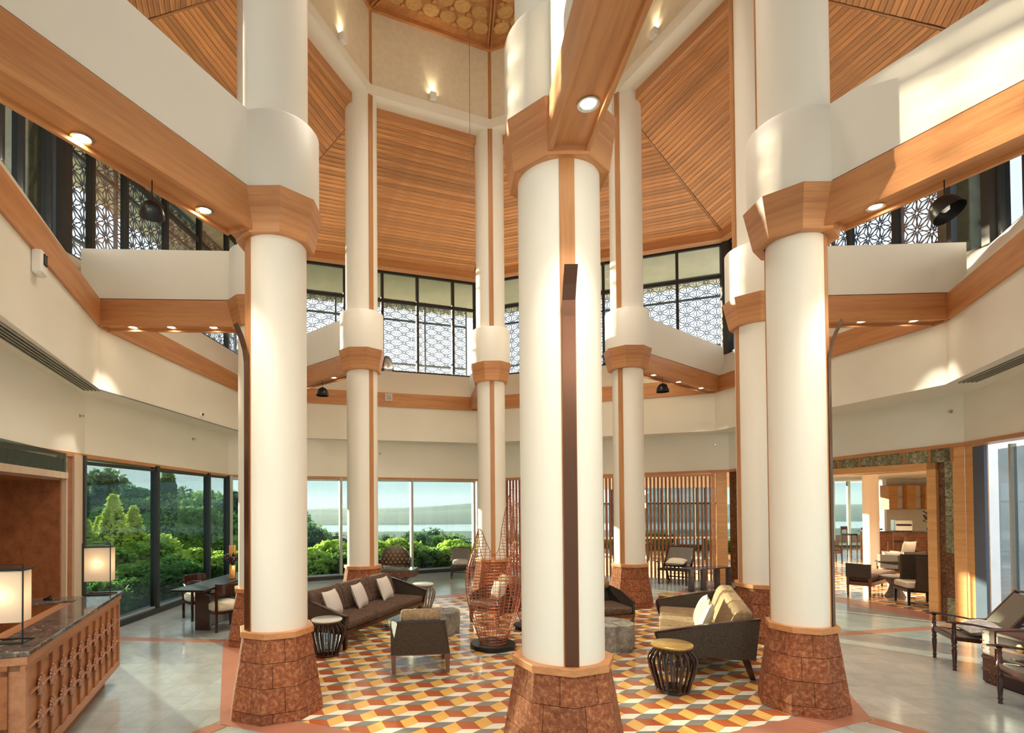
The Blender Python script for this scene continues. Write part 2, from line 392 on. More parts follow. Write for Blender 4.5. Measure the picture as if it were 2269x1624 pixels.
for sec in range(8):
    t = rad(sec*45+22.5); ex = Vector((cos(t), sin(t))); ey = Vector((sin(t), -cos(t)))
    for kx in range(-5, 6):
        for ky in range(1, 11):
            c = Vector((CX, CY))+ex*((kx+(0.5 if ky % 2 else 0))*cs)+ey*(ky*cs*.87-.1)
            w, r = wedge(c)
            aa = math.degrees(math.atan2(c.x-CX, -(c.y-CY))) % 360
            if int(aa//45) != sec or w < .2 or r > RL*cos(rad(22.5))-.24: continue
            hexa = [(c.x+ex.x*u+ey.x*v, c.y+ex.y*u+ey.y*v) for u, v in [(.205*cos(PI/8+PI*k/4), .170*sin(PI/8+PI*k/4)) for k in range(8)]]
            small = [lerp(c, h, .86) for h in hexa]
            O('coffer_panel', MB().poly(hexa[::-1], ZT+.03, ZT-.025, 0, small[::-1]), 'coffer', cl); ncoff += 1
            d = Vector((c.x, c.y))+ex*cs*.5+ey*cs*.29
            if wedge(d)[0] > .12: O('diamond_boss', MB().poly([(d.x+.055*cos(PI*k/3), d.y+.055*sin(PI*k/3)) for k in range(6)], ZT-.045, ZT+.03), 'oak', cl)

# ------------------------------------------------------------------ clerestory glazing
wn = 0
def clere(i, j, posts, corner=.12):
    global wn; wn += 1
    w = T('window_%d' % wn, kind='structure'); A, B = P[i], P[j]; Ao, Bo = outw(A, .1), outw(B, .1)
    dx = Vector((B[0]-A[0], B[1]-A[1], 0)); Ln = dx.length; dx.normalize(); nx = Vector((-dx.y, dx.x, 0))
    for s in posts:
        p = at(Ao, Bo, s, ZD); cw = .075
        q = Vector(p); mb = MB()
        mb.poly([tuple((q+dx*a+nx*b)[:2]) for a, b in ((-cw/2, -.06), (cw/2, -.06), (cw/2, .06), (-cw/2, .06))], ZD, 9.12)
        O('mullion', mb, 'darkframe', w)
    for z, h in ((ZD+.03, .06), (8.20, .09), (9.07, .08)):
        O('transom', MB().bar(at(Ao, Bo, 0, z), at(Ao, Bo, 1, z), .07, h), 'darkframe', w)
    ps = sorted(set([0, 1]+list(posts)))
    for a, b in zip(ps, ps[1:]):
        for z0, z1 in ((ZD+.06, 8.15), (8.25, 9.03)):
            O('glass_pane', MB().add([at(Ao, Bo, a, z0), at(Ao, Bo, b, z0), at(Ao, Bo, b, z1), at(Ao, Bo, a, z1)], [(0, 1, 2, 3)]), 'glassc', w)
    return w
clere(1, 8, [.20, .38, .56, .66, .755, .915]); clere(8, 2, [.10, .23, .42, .62, .82]); clere(2, 3, [.05, .218, .394, .559, .719, .888])
clere(3, 5, [.12, .27, .42, .55, .68, .827]); clere(5, 6, [.14, .29, .44, .60, .75, .9]); clere(6, 7, [.04, .14, .3, .5, .7, .85]); clere(7, 4, [.2, .5, .8]); clere(4, 1, [.2, .5, .8])
# corner posts of the clerestory
for q in (1, 8, 2, 3, 5, 6, 7):
    p = outw(P[q], .1); trimn += 1
    r = .17 if q in (8, 5, 6) else .09
    O('trim_%d' % trimn, MB().poly([(p[0]+r*cos(PI/4*k+PI/8), p[1]+r*sin(PI/4*k+PI/8)) for k in range(8)], ZD, 9.14), 'darkframe', kind='structure')

# ------------------------------------------------------------------ outer lattice screens (starburst fretwork) with their bars
def lattice_mesh(w, h, c=.30, t=.012, d=.015):
    mb = MB(); segs = set(); q3 = math.sqrt(3)
    def K(p): return (round(p[0], 4), round(p[1], 4))
    nx = int(w/(c*q3/2))+3; ny = int(h/c)+3
    for i in range(-1, nx):
        for j in range(-1, ny):
            cx = i*c*q3/2; cz = j*c+(c/2 if i % 2 else 0)
            R = c/2*.26; N = 6
            hx = [(cx+R*cos(PI/3*k), cz+R*sin(PI/3*k)) for k in range(6)]
            ex = [(cx+c/q3*cos(PI/3*k), cz+c/q3*sin(PI/3*k)) for k in range(6)]
            for k in range(6):
                segs.add((K(hx[k]), K(hx[(k+1) % 6]))); segs.add((K(hx[k]), K(ex[k])))
                mx = lerp(ex[k], ex[(k+1) % 6], .5); segs.add((K(hx[k]), K(mx))); segs.add((K(hx[(k+1) % 6]), K(mx)))
    for a, b in segs:
        if not (0 <= (a[0]+b[0])/2 <= w and 0 <= (a[1]+b[1])/2 <= h): continue
        a = (min(max(a[0], 0), w), min(max(a[1], 0), h)); b = (min(max(b[0], 0), w), min(max(b[1], 0), h))
        v = Vector((b[0]-a[0], 0, b[1]-a[1]))
        if v.length < .01: continue
        v.normalize(); n = Vector((-v.z, 0, v.x))*t/2
        mb.add([(a[0]-n.x, 0, a[1]-n.z), (b[0]-n.x, 0, b[1]-n.z), (b[0]+n.x, 0, b[1]+n.z), (a[0]+n.x, 0, a[1]+n.z),
                (a[0]-n.x, d, a[1]-n.z), (b[0]-n.x, d, b[1]-n.z), (b[0]+n.x, d, b[1]+n.z), (a[0]+n.x, d, a[1]+n.z)],
               [(0, 3, 2, 1), (0, 1, 5, 4), (3, 7, 6, 2)])
    me = mb.mesh('lattice'); me.materials.append(M['lattice']); return me
LM = lattice_mesh(1.5, 3.05)
labs = {(1, 8): 'starburst fretwork screen outside the upper left windows, nearest the viewer', (8, 2): 'starburst fretwork screen outside the upper left windows, beyond the corner post',
        (2, 3): 'starburst fretwork screen outside the upper back windows, left of the back column', (3, 5): 'starburst fretwork screen outside the upper back windows, right of the back column',
        (5, 6): 'starburst fretwork screen outside the upper right windows, beyond the corner post', (6, 7): 'starburst fretwork screen outside the upper right windows, nearest the viewer'}
for i, j in labs:
    near = (i, j) not in ((2, 3), (3, 5)); of = .62 if near else 1.5; A, B = outw(P[i], of), outw(P[j], of)
    A, B = lerp(A, B, {(1, 8): .02, (8, 2): .055, (5, 6): .03, (6, 7): .04}.get((i, j), .035)), lerp(A, B, {(1, 8): .80, (8, 2): .96, (5, 6): .93}.get((i, j), .965)); ang = math.atan2(B[1]-A[1], B[0]-A[0]); ln = math.hypot(B[0]-A[0], B[1]-A[1])
    n = int(round(ln/1.5)); t = T('fretwork_screen', labs[(i, j)], 'screen', (*A, 5.72), ang)
    t.scale = (1, 1, 1.045 if near else 1)
    for k in range(n):
        o = O('lattice_panel', LM, None, t, loc=(k*ln/n, 0, 0), kind='stuff'); o.scale = (ln/n/1.5, 1, 1)
        O('screen_post', MB().box((k*ln/n-.03, -.05, -.05), (k*ln/n+.03, .0, 3.08)), 'greyframe', t)
    O('screen_post', MB().box((ln-.03, -.05, -.05), (ln+.03, .0, 3.08)), 'greyframe', t)
    for z in (.0, .95, 2.38, 3.02):
        O('screen_rail', MB().box((0, -.04, z-.03), (ln, 0, z+.03)), 'greyframe', t)
# olive concrete pier outside the left clerestory and its twin on the right
for lb, xy in (('olive concrete pier outside the upper left windows', (-6.5, 8.30)), ('olive concrete pier outside the upper right windows', (8.80, 9.22))):
    O('concrete_pier', MB().bev((-.2, -.3, -3.3), (.2, .3, -.62), .02), 'concrete', loc=(xy[0], xy[1], 9.0), label=lb, cat='pier')

# ------------------------------------------------------------------ floor
flo = O('floor', MB().poly([(-9.0, -5.2), (9.0, -5.2), (9.0, 8.6), (20, 9), (22, 27), (7.6, 27), (7.3, 14.5), (6.8, 26), (-1, 26), (.7, 17.6), (-6.2, 14.4), (-6.2, 8.6), (-9.0, 4)], -.3, -.006), 'grout', kind='structure')
pinkO = [rot2(a, 4.50) for a in range(0, 360, 45)]; pinkI = [rot2(a, 4.14) for a in range(0, 360, 45)]
for k in range(8):
    j = (k+1) % 8; O('border_slab', MB().poly([pinkI[k], pinkI[j], pinkO[j], pinkO[k]], -.02, .0015), 'terra', flo)
# tumbling-block mosaic
TM = {n: M[n] for n in ('t_red', 't_yel', 't_wht', 't_gry')}
a_ = Vector((.178, 0)); b_ = Vector((.126, .126)); c_ = Vector((.068, -.1645)); T1 = a_+b_; T2 = a_+c_-b_
O0 = Vector((2.072, 5.503))
def mosaic(parent, conv, name, cap, near):
    conv = list(conv); tiles = []
    if sum(conv[i-1][0]*conv[i][1]-conv[i][0]*conv[i-1][1] for i in range(len(conv))) < 0: conv.reverse()
    for i in range(-70, 71):
        for j in range(-80, 81):
            o = O0+T1*i+T2*j
            if not (min(p[0] for p in conv)-.6 < o.x < max(p[0] for p in conv)+.6 and min(p[1] for p in conv)-.6 < o.y < max(p[1] for p in conv)+.6): continue
            for mt, q in (('t_yel', (o, o+c_, o+c_-b_, o-b_)), ('t_red', (o, o+a_, o+a_+c_, o+c_)), ('t_wht', (o+c_, o+c_+a_, o+c_+a_-b_, o+c_-b_)), ('t_gry', (o-b_, o, o-a_, o-a_-b_))):
                pl = clip([tuple(p) for p in q], conv)
                if len(pl) < 3 or area(pl) < .002: continue
                c = sum((Vector(p) for p in pl), Vector((0, 0)))/len(pl)
                tiles.append((math.hypot(c.x-near[0], c.y-near[1]), mt, shrink(pl, .0022), c))
    tiles.sort(key=lambda x: x[0]); mats = list(TM); cache = {}
    for d, mt, pl, c in tiles[:cap]:
        key = (mt, tuple((round(p[0]-c.x, 3), round(p[1]-c.y, 3)) for p in pl))
        if key not in cache:
            o = O(name, MB().poly([(p[0]-c.x, p[1]-c.y) for p in pl], -.012, 0), mt, parent, loc=(c.x, c.y, 0)); cache[key] = o.data
        else: O(name, cache[key], None, parent, loc=(c.x, c.y, 0))
    if tiles[cap:]:
        mb = MB()
        for d, mt, pl, c in tiles[cap:]: mb.poly(pl, -.012, 0, mats.index(mt))
        O(name+'_field', mb, mats, parent, kind='stuff')
mosaic(flo, pinkI, 'mosaic_tile', 300, (1.4, 5.2))
# slate paving between the mosaic and the walls, laid along each side of the octagon
wallp = [L[4], L[7], L[6], L[5], L[3], L[2], L[8], L[1]]   # angle order 0,45,...
wallp[0] = (.9, -4.9); wallp[1] = (6.3, 2.0); wallp[7] = (-4.3, 2.0)
sl = []
for k in range(8):
    j = (k+1) % 8; A, B, C, D = Vector(pinkO[k]), Vector(pinkO[j]), Vector(wallp[j]), Vector(wallp[k])
    # leave room for the radial terracotta strips (half width .1)
    n1 = Vector((-(D-A).y, (D-A).x)).normalized(); n1 = n1 if n1.dot(B-A) > 0 else -n1
    n2 = Vector((-(C-B).y, (C-B).x)).normalized(); n2 = n2 if n2.dot(A-B) > 0 else -n2
    cc = Vector((CX, CY)); A_, B_ = A+(cc-A).normalized()*.15, B+(cc-B).normalized()*.15; quad = [tuple(A_+n1*.1), tuple(B_+n2*.1), tuple(C+n2*.1), tuple(D+n1*.1)]
    if sum(quad[i-1][0]*quad[i][1]-quad[i][0]*quad[i-1][1] for i in range(4)) < 0: quad.reverse()
    O('border_strip', MB().poly([tuple(A+n1*.1), tuple(A-(n1)*.1), tuple(D-n1*.1), tuple(D+n1*.1)], -.02, -.0005), 'terra', flo)
    ex = Vector((.0, 1)); ey = Vector((-1, .0)); tw, tl = .42, .84
    for i in range(-22, 23):
        for m in range(-26, 27):
            o = A+ex*((i+(.5 if m % 2 else 0)+.13)*tl)+ey*((m+.31)*tw)
            pl = clip([tuple(o), tuple(o+ex*tl), tuple(o+ex*tl+ey*tw), tuple(o+ey*tw)], quad)
            if len(pl) < 3:
                pl = clip([tuple(o), tuple(o+ey*tw), tuple(o+ex*tl+ey*tw), tuple(o+ex*tl)], quad)
            if len(pl) < 3 or area(pl) < .0008: continue
            c = sum((Vector(p) for p in pl), Vector((0, 0)))/len(pl)
            vis = c.y > 1.2 and abs(c.x) < 1.0*c.y+1
            sl.append((math.hypot(c.x, c.y)+(0 if vis else 50), shrink(pl, .002), c))
sl.sort(key=lambda x: x[0])
for d, pl, c in sl[:300]: O('slate_tile', MB().poly([(p[0]-c.x, p[1]-c.y) for p in pl], -.012, 0), 'slate', flo, loc=(c.x, c.y, 0))
mb = MB()
for d, pl, c in sl[300:]: mb.poly(pl, -.012, 0)
if mb.v: O('slate_field', mb, 'slate', flo, kind='stuff')

# ------------------------------------------------------------------ columns
def col_shaft(r, z0, z1, n=56): return MB().lathe([(r, z0), (r, z1)], n)
def column(a, label, r, xy=None, blade=False, deg=0):
    x, y = xy or rot2(a, RC); k = r/.317
    t = T('column', label, 'column', (x, y, 0), 0, 'columns in the octagon')
    Rb, Rt, H = .49*k, .365*k, .80
    def RR(z): return Rb+(Rt-Rb)*min(1, max(0, (z-.06)/(H-.06))) if z > .06 else Rb
    corner = lambda i: rad(45*i)
    zs = [0, .10, .335, .57, .80]
    pl = O('plinth', MB().poly([(Rb*.93*cos(corner(i)), Rb*.93*sin(corner(i))) for i in range(8)], 0, H-.005, 0, [(Rt*.95*cos(corner(i)), Rt*.95*sin(corner(i))) for i in range(8)]), 'mortar', t)
    for c in range(4):
        z0, z1 = zs[c]+.003, zs[c+1]-.003; f = (.30, .62, .28, .66)[c]; ins = .07
        for i in range(8):
            ring = []
            for z in (z0, z1):
                R = RR(z)+.004*R_.random()
                C0, C1, C2 = [Vector((R*cos(corner(i+q)), R*sin(corner(i+q)))) for q in (-1, 0, 1)]
                s = C0.lerp(C1, f+.007); e_ = C1.lerp(C2, f-.007); I = 1-ins/R
                ring.append([(*s, z), (*C1, z), (*e_, z), (*(e_*I), z), (*(C1*I), z), (*(s*I), z)])
            O('stone_block', MB().loft(ring, True), 'laterite', pl)
    Rm = .395*k; tr = [(Rm*cos(corner(i)), Rm*sin(corner(i))) for i in range(8)]
    O('base_trim', MB().poly(tr, .80, .862, 0), 'oak', t, bevel=.004)
    O('shaft', col_shaft(r, .862, ZB+.02), 'shaft', t, smooth=40)
    O('upper_shaft', col_shaft(.33*max(k, 1), ZD, ZL0+.02), 'shaft', t, smooth=40)
    O('drum', MB().lathe([(.446, ZC-.0), (.446, ZD-.015), (.435, ZD), (.2, ZD)], 56), 'shaft', t, smooth=40)
    ct = rad(22.5); Rt_, Rbt = .486, .395*max(1, k)
    for i in range(8):
        a0_, a1_ = ct+PI/4*i, ct+PI/4*(i+1); am = (a0_+a1_)/2; hb, ht = Rbt*sin(PI/8), Rt_*sin(PI/8); ab, at_ = Rbt*cos(PI/8), Rt_*cos(PI/8)
        O('collar_panel', MB().loft([[(-hb, -ab, ZB-.02), (-ht, -at_, ZC), (-ht*.6, -at_*.6, ZC), (-hb*.75, -ab*.75, ZB-.02)], [(hb, -ab, ZB-.02), (ht, -at_, ZC), (ht*.6, -at_*.6, ZC), (hb*.75, -ab*.75, ZB-.02)]], True), 'oakr', t, rz=am+PI/2)
    th = rad(a); inw = Vector((-sin(th), cos(th))); sx = Vector((inw.y, -inw.x))
    def strip(d, w, z0, z1, r0, r1, nm, mt):
        d = Vector(d); s = Vector((d.y, -d.x))
        O(nm, MB().poly([tuple(s*(-w/2)+d*r0), tuple(s*(w/2)+d*r0), tuple(s*(w/2)+d*r1), tuple(s*(-w/2)+d*r1)], z0, z1), mt, t)
    strip(inw, .10, .862, ZB, r-.05, r+.006, 'inlay_strip', 'oakz')
    strip(inw, .10, ZD, ZT, .20, .345, 'inlay_strip', 'oakz')
    if blade:
        o_ = -inw; strip(o_, .12, .862, ZB, r-.06, r+.003, 'inlay_strip', 'oakz')
        s = Vector((o_.y, -o_.x)); prof = [(r+.018, .864), (r+.018, 3.45), (r+.02, 3.6), (r+.035, 3.72), (r+.07, 3.83), (r+.13, 3.96)]
        ring = [[(*(s*(-.052)+o_*q), z), (*(s*.052+o_*q), z), (*(s*.052+o_*(q-.008)), z), (*(s*(-.052)+o_*(q-.008)), z)] for q, z in prof]
        O('uplight_blade', MB().loft(ring, True), 'bronze', t, label='long brown metal strip with its top bent outward')
    return t
column(0, 'nearest white column, standing centre front with a long brown strip facing the viewer', .342, (.915, 4.58), True)
column(-45, 'left front white column, between the reception desk side and the left sofa', .312, (-1.865, 5.73), True)
column(45, 'right front white column with sunlit stone plinth beside the brown striped sofa', .275, (3.66, 5.73), True)
column(90, 'white column standing behind the right front column, half hidden by it', .317)
column(135, 'slim white column in the back right, before the slatted timber screen', .310)
column(180, 'white column at the very back, behind the copper wire sculpture', .317)
column(-135, 'white column in the back left, behind the long brown sofa', .317)
column(-90, 'white column mostly hidden behind the left front column', .317)

# ------------------------------------------------------------------ radial beams
blab = {0: 'timber beam running overhead from the centre front column', -45: 'long timber beam running up to the left edge from the left front column', 45: 'long timber beam running up to the right edge from the right front column',
        90: 'horizontal timber beam at right, from the half hidden column to the right wall', 135: 'timber beam from the back right column to the corner of the right wall',
        180: 'timber beam behind the rear column, seen end on', -135: 'timber beam from the back left column to the back left corner', -90: 'horizontal timber beam at left, from the left wall to the hidden column'}
vid = {0: 4, -45: 1, 45: 7, 90: 6, 135: 5, 180: 3, -135: 2, -90: 8}
BM = {}
for a, v in vid.items():
    p = Vector(rot2(a, RC)); q = Vector(U[v])
    if a == 0: p = Vector((.915, 4.58)); q = Vector((.985, .9))
    if a == -45: p = Vector((-2.0, 5.73))
    if a == 45: p = Vector((3.73, 5.73))
    d = q-p; Ln = d.length; d.normalize(); ang = math.atan2(d.y, d.x)
    t = T('timber_beam', blab[a], 'beam', (p.x, p.y, ZB), ang, 'radial beams'); BM[a] = t
    s0 = .34; e0 = Ln+(0.0 if a else .3)
    for sgn in (-1, 1):
        y0, y1 = sorted((sgn*.13, sgn*.165)); O('side_board', MB().box((s0, y0, 0), (e0, y1, .40)), 'oak', t)
    O('soffit_board', MB().box((s0, -.13, .045), (e0, .13, .07)), 'oak', t)
    if a in (0, -45, 45): O('end_board', MB().box((s0, -.13, .005), (s0+.03, .13, .045)), 'oak', t)
    O('shadow_gap', MB().box((s0, -.13, .40), (e0, .13, .418)), 'roofback', t)
    O('plaster_upstand', MB().box((s0, -.15, .418), (e0+(.2 if a not in (0,) else 0), .15, ZD-ZB)), 'plaster', t)
# ================================================================== GROUND FLOOR WALLS AND WINDOWS
M['mahog'] = wood('reddish_veneer', (0.17, 0.050, 0.014), (0.33, 0.115, 0.035), 0, 0.4, 7)
M['palepost'] = wood('pale_wood_post', (0.50, 0.36, 0.25), (0.62, 0.47, 0.34), 2, 0.45)
M['serp'] = stone('green_brown_marble', (0.05, 0.045, 0.02), (0.26, 0.23, 0.12), (0.62, 0.58, 0.42), 14, 0.3, 0.0, rnd=0.2, contrast=(0.35, 0.52, 0.72), distort=1.5)
M['serpd'] = stone('dark_brown_marble', (0.03, 0.012, 0.005), (0.16, 0.065, 0.03), (0.40, 0.30, 0.20), 16, 0.15, 0.0, rnd=0.2, contrast=(0.3, 0.55, 0.78), distort=1.5)
M['bluepost'] = plain('blue_grey_post', (0.075, 0.10, 0.15), 0.5)
M['sill'] = plain('grey_sill', (0.38, 0.40, 0.40), 0.4)
M['alu'] = plain('pale_metal_frame', (0.42, 0.42, 0.36), 0.4, 0.3)
def frame_on(A, B, name, parent, s0, s1, z0, z1, d0, d1, mat, **k):
    # box on the wall line A-B between fractions s0..s1, offset d0..d1 towards the room (+)
    d = Vector((B[0]-A[0], B[1]-A[1])); Ln = d.length; d.normalize(); n = Vector((d.y, -d.x))
    if n.dot(Vector((CX-A[0], CY-A[1]))) < 0: n = -n
    p = Vector(lerp(A, B, (s0+s1)/2)); ang = math.atan2(d.y, d.x); w = (s1-s0)*Ln
    nn = Vector((-sin(ang), cos(ang))); sg = 1 if nn.dot(n) > 0 else -1
    y0, y1 = sorted((d0*sg, d1*sg))
    return O(name, MB().box((-w/2, y0, z0), (w/2, y1, z1)), mat, parent, loc=(p.x, p.y, 0), rz=ang, **k)
def lowwin(i, j, s0, s1, posts, mat='darkframe', pw=.09, curb=True, gl='glass'):
    global wn; wn += 1
    A, B = L[i], L[j]; Ln = math.hypot(B[0]-A[0], B[1]-A[1]); w = T('window_%d' % wn, kind='structure'); hz = lambda s: HD[i]+(HD[j]-HD[i])*s
    for s in posts:
        frame_on(A, B, 'mullion', w, s-pw/2/Ln, s+pw/2/Ln, .1, hz(s)-.03, -.08, .06, mat)
    if curb:
        frame_on(A, B, 'kerb', w, s0, s1, 0, .10, -.12, .09, 'darkframe'); frame_on(A, B, 'sill', w, s0, s1, .10, .13, -.16, .02, 'sill')
    frame_on(A, B, 'head_rail', w, s0, s1, min(hz(s0), hz(s1))-.10, min(hz(s0), hz(s1))-.05, -.08, .03, mat)
    ps = sorted(set([s0, s1]+list(posts)))
    for a, b in zip(ps, ps[1:]):
        frame_on(A, B, 'glass_pane', w, a, b, .12, max(hz(a), hz(b)), -.012, -.01, gl)
    return w
lowwin(8, 2, 0.0, 1.0, [.378, .787, .99])
lowwin(2, 3, 0.0, .995, [.01, .403, .697, .985], 'alu', .07)
# slatted timber screen on the back right side, the plaster return beside it and the pier at its end
A, B = L[3], L[5]
frame_on(A, B, 'wall_back_return', None, 0, .135, 0, 2.9, -.2, -.02, 'plaster', kind='structure')
scr = T('slat_screen', 'tall timber screen of upright slats on the back right side, before the terrace', 'screen', (*lerp(A, B, .135), 0), 0)
def rel(o, par):
    o.location = Vector(o.location)-Vector(par.location); return o
ns = 58
for k in range(ns):
    s = .142+(.935-.142)*k/(ns-1); o = frame_on(A, B, 'slat', scr, s-.0033, s+.0033, .0, 2.86, -.06, .05, 'mahog'); rel(o, scr)
rel(frame_on(A, B, 'top_rail', scr, .135, .945, 2.80, 2.86, -.065, .055, 'oak'), scr); rel(frame_on(A, B, 'end_post', scr, .940, .952, 0, 2.9, -.07, .07, 'oak'), scr)
o = frame_on(A, B, 'wood_pier', None, .955, .992, 0, 2.90, -.12, .01, 'oakl', label='light oak clad pier at the right end of the slatted screen', cat='pier')
lowq = T('window_%d' % (wn+1), kind='structure'); wn += 1
for s in (.2, .33, .46, .59, .72, .80, .93): frame_on(A, B, 'mullion', lowq, s-.006, s+.006, 0, 2.6, -6.1, -6.0, 'darkframe')
frame_on(A, B, 'transom', lowq, .1, 1.0, 2.0, 2.07, -6.1, -6.0, 'darkframe'); frame_on(A, B, 'transom', lowq, .1, 1.0, .45, .50, -6.1, -6.0, 'darkframe')
frame_on(A, B, 'header', lowq, .1, 1.05, 2.62, 3.1, -6.2, -5.9, 'plaster'); frame_on(A, B, 'ceiling_slab', lowq, .1, 1.05, 3.1, 3.2, -6.1, -.3, 'white')
frame_on(A, B, 'glass_pane', lowq, .1, 1.0, .05, 2.62, -6.06, -6.05, 'glassc')

# right side: wide opening to the bar with wood frame and marble surround
A, B = L[5], L[6]; hz = lambda s: HD[5]+(HD[6]-HD[5])*s
frame_on(A, B, 'wall_bar_side', None, 0.0, .10, 0, 2.92, -.3, .0, 'serpd', kind='structure')
dr = T('door_1', kind='structure')
frame_on(A, B, 'jamb', dr, .10, .14, 0, 2.75, -.30, .03, 'oakl'); frame_on(A, B, 'jamb', dr, .892, .920, 0, 2.79, -.30, .03, 'oakl')
frame_on(A, B, 'header', dr, .10, .920, 2.67, 2.79, -.30, .03, 'oakl'); frame_on(A, B, 'threshold', dr, .02, 1.0, -.02, .002, -.50, .10, 'terra')
sc = T('wall_marble_surround', kind='structure'); sb = [.02, .10, .20, .30, .40, .50, .575, .66, .82, .90, .965]
for a, b in zip(sb, sb[1:]):
    frame_on(A, B, 'marble_panel', sc, a+.004, b-.004, 2.79, hz(a)-.02, -.3, .0, 'serp'); frame_on(A, B, 'wood_fin', sc, b-.004, b+.004, 2.79, hz(a)-.02, -.3, .01, 'oakz')
for z0, z1, mt in ((0, .42, 'serp'), (.42, .85, 'serpd'), (.85, 1.2, 'serpd'), (1.2, 1.85, 'serp'), (1.85, 2.4, 'serp'), (2.4, 3.0, 'serp')):
    frame_on(A, B, 'marble_panel', sc, .943, .966, z0+.002, z1-.002, -.3, .0, mt)
    frame_on(A, B, 'marble_panel', sc, .922, .942, z0+.002, z1-.002, -.3, -.03, 'serpd')
A6 = lerp(A, B, .972); pA = (8.72, 9.2)
# pier facing the viewer between the marble and the curved glass
Q0, Q1 = (8.655, 9.36), (8.93, 9.10)
def slab(name, p, q, z0, z1, t, mat, **k):
    d = Vector((q[0]-p[0], q[1]-p[1])); w = d.length; ang = math.atan2(d.y, d.x)
    return O(name, MB().box((0, 0, z0), (w, t, z1)), mat, loc=(p[0], p[1], 0), rz=ang, **k)
K7 = 5.701/math.hypot(L[6][0]-L[7][0], L[6][1]-L[7][1]); L7x = lerp(L[6], L[7], K7)
frame_on(L[6], L7x, 'wood_pier', None, .003, .046, 0, 3.07, -.2, .0, 'oakl', label='light oak clad pier between the marble surround and the blue grey post', cat='pier')
trimn += 1; frame_on(A, B, 'trim_%d' % trimn, None, .966, .999, 0, 3.07, -.2, .0, 'oakl', kind='structure')
frame_on(L[6], L7x, 'blue_post', None, .050, .110, 0, 3.0, -.03, .01, 'bluepost', label='blue grey painted post beside the curved glass at right', cat='post')
# curved glass vestibule
vc = (9.35, 6.35); w = T('window_%d' % (wn+1), kind='structure'); wn += 1
for k in range(9):
    t0 = rad(148+k*14); t1 = rad(148+(k+1)*14); r = 1.75
    p, q = (vc[0]+r*cos(t0), vc[1]+r*sin(t0)), (vc[0]+r*cos(t1), vc[1]+r*sin(t1))
    O('glass_pane', MB().add([(*p, .32), (*q, .32), (*q, 2.72), (*p, 2.72)], [(0, 1, 2, 3)]), 'glassc', w)
    O('mullion', MB().poly([(p[0]+.03*cos(PI/4*m), p[1]+.03*sin(PI/4*m)) for m in range(8)], 0, 2.9), 'alu', w)
    for z0, z1, mt in ((0, .32, 'white'), (2.72, 3.0, 'white')):
        O('band', MB().poly([p, q, lerp(q, vc, .05), lerp(p, vc, .05)], z0, z1), mt, w)
O('floor', MB().poly([(9.0, 9.0), (8.0, 6.5), (7.0, 2.4), (20, 2.4), (20, 9.0)], -.25, -.02), 'sill', kind='structure')
frame_on(L[6], L[7], 'glass_pane', w, .13, 1.0, 0.05, 2.9, -.02, -.015, 'glassc')
for s in (.235, .45): frame_on(L[6], L7x, 'mullion', w, s-.005, s+.005, 0, 2.95, -.05, .02, 'alu')

# left side, behind the reception desk: posts and veneered niche
K1 = 5.408/math.hypot(L[8][0]-L[1][0], L[8][1]-L[1][1])
A, B = L[8], lerp(L[8], L[1], K1)
trimn += 1; frame_on(A, B, 'trim_%d' % trimn, None, .018, .034, 0, 2.93, -.06, .06, 'darkframe', kind='structure')
trimn += 1; frame_on(A, B, 'trim_%d' % trimn, None, .036, .103, 0, 2.92, -.1, .03, 'palepost', kind='structure')
trimn += 1; frame_on(A, B, 'trim_%d' % trimn, None, .103, .138, 0, 2.90, -.1, .0, 'mahog', kind='structure')
nw = T('wall_reception', kind='structure')
for z in range(6): frame_on(A, B, 'marble_panel', nw, .139, .160, z*.48+.002, z*.48+.478, -.1, .0, 'serp')
frame_on(A, B, 'niche_frame', nw, .160, .170, 0, 2.62, -.02, .04, 'palepost'); frame_on(A, B, 'niche_frame', nw, .162, 1.0, 2.53, 2.62, -.02, .05, 'palepost')
frame_on(A, B, 'niche_return', nw, .168, .180, 0, 2.55, -.75, -.02, 'mahog'); frame_on(A, B, 'niche_return', nw, .168, 1.0, 2.50, 2.56, -.75, -.02, 'mahog')
for k in range(7): frame_on(A, B, 'back_panel', nw, .176+k*.118, .176+(k+1)*.118-.001, 0, 2.50, -.75, -.70, 'mahog')
for k in range(6): frame_on(A, B, 'marble_panel', nw, .165+k*.14, .165+(k+1)*.14-.003, 2.62, 2.82, -.05, .0, 'serp')
frame_on(A, B, 'glass_pane', nw, .162, 1.0, 2.62, 2.9, .02, .025, 'glass')

# entrance hall behind the viewer, unseen; its glazing opened wide to light the columns
for sx, nm in ((-4.6, 'wall_hall_left'), (6.5, 'wall_hall_right')): O(nm, MB().box((sx, -5, 4.5), (sx+.2, 2.2, 4.86)).box((sx, -5, 0), (sx+.2, 2.2, .12)), 'plaster', kind='structure')
O('wall_hall_front', MB().box((-4.6, -5.2, 4.5), (6.7, -5, 4.86)), 'plaster', kind='structure')
O('ceiling', MB().poly([(-4.6, -5.2), (6.7, -5.2), (6.7, 2.4), (5.4, 2.6), (.95, .85), (-3.4, 2.5), (-4.6, 2.4)], 4.88, 5.0), 'plaster', kind='structure')
hall_fill_lights = [(-3, 1.2), (-1.2, .2), (3, .4), (5.2, 1.2), (-3, -1.6), (-.5, -1.6), (2.4, -1.6), (5.2, -1.6)]
wn += 1; w = T('window_%d' % wn, kind='structure')
for k in range(8): O('mullion', MB().box((-4.5+k*1.58-.04, -5.15, 0), (-4.5+k*1.58+.04, -5.05, 4.5)), 'darkframe', w)
for k in range(5):
    for sx in (-4.5, 6.6): O('mullion', MB().box((sx-.04, -5+k*1.7, 0), (sx+.04, -4.92+k*1.7, 4.5)), 'darkframe', w)
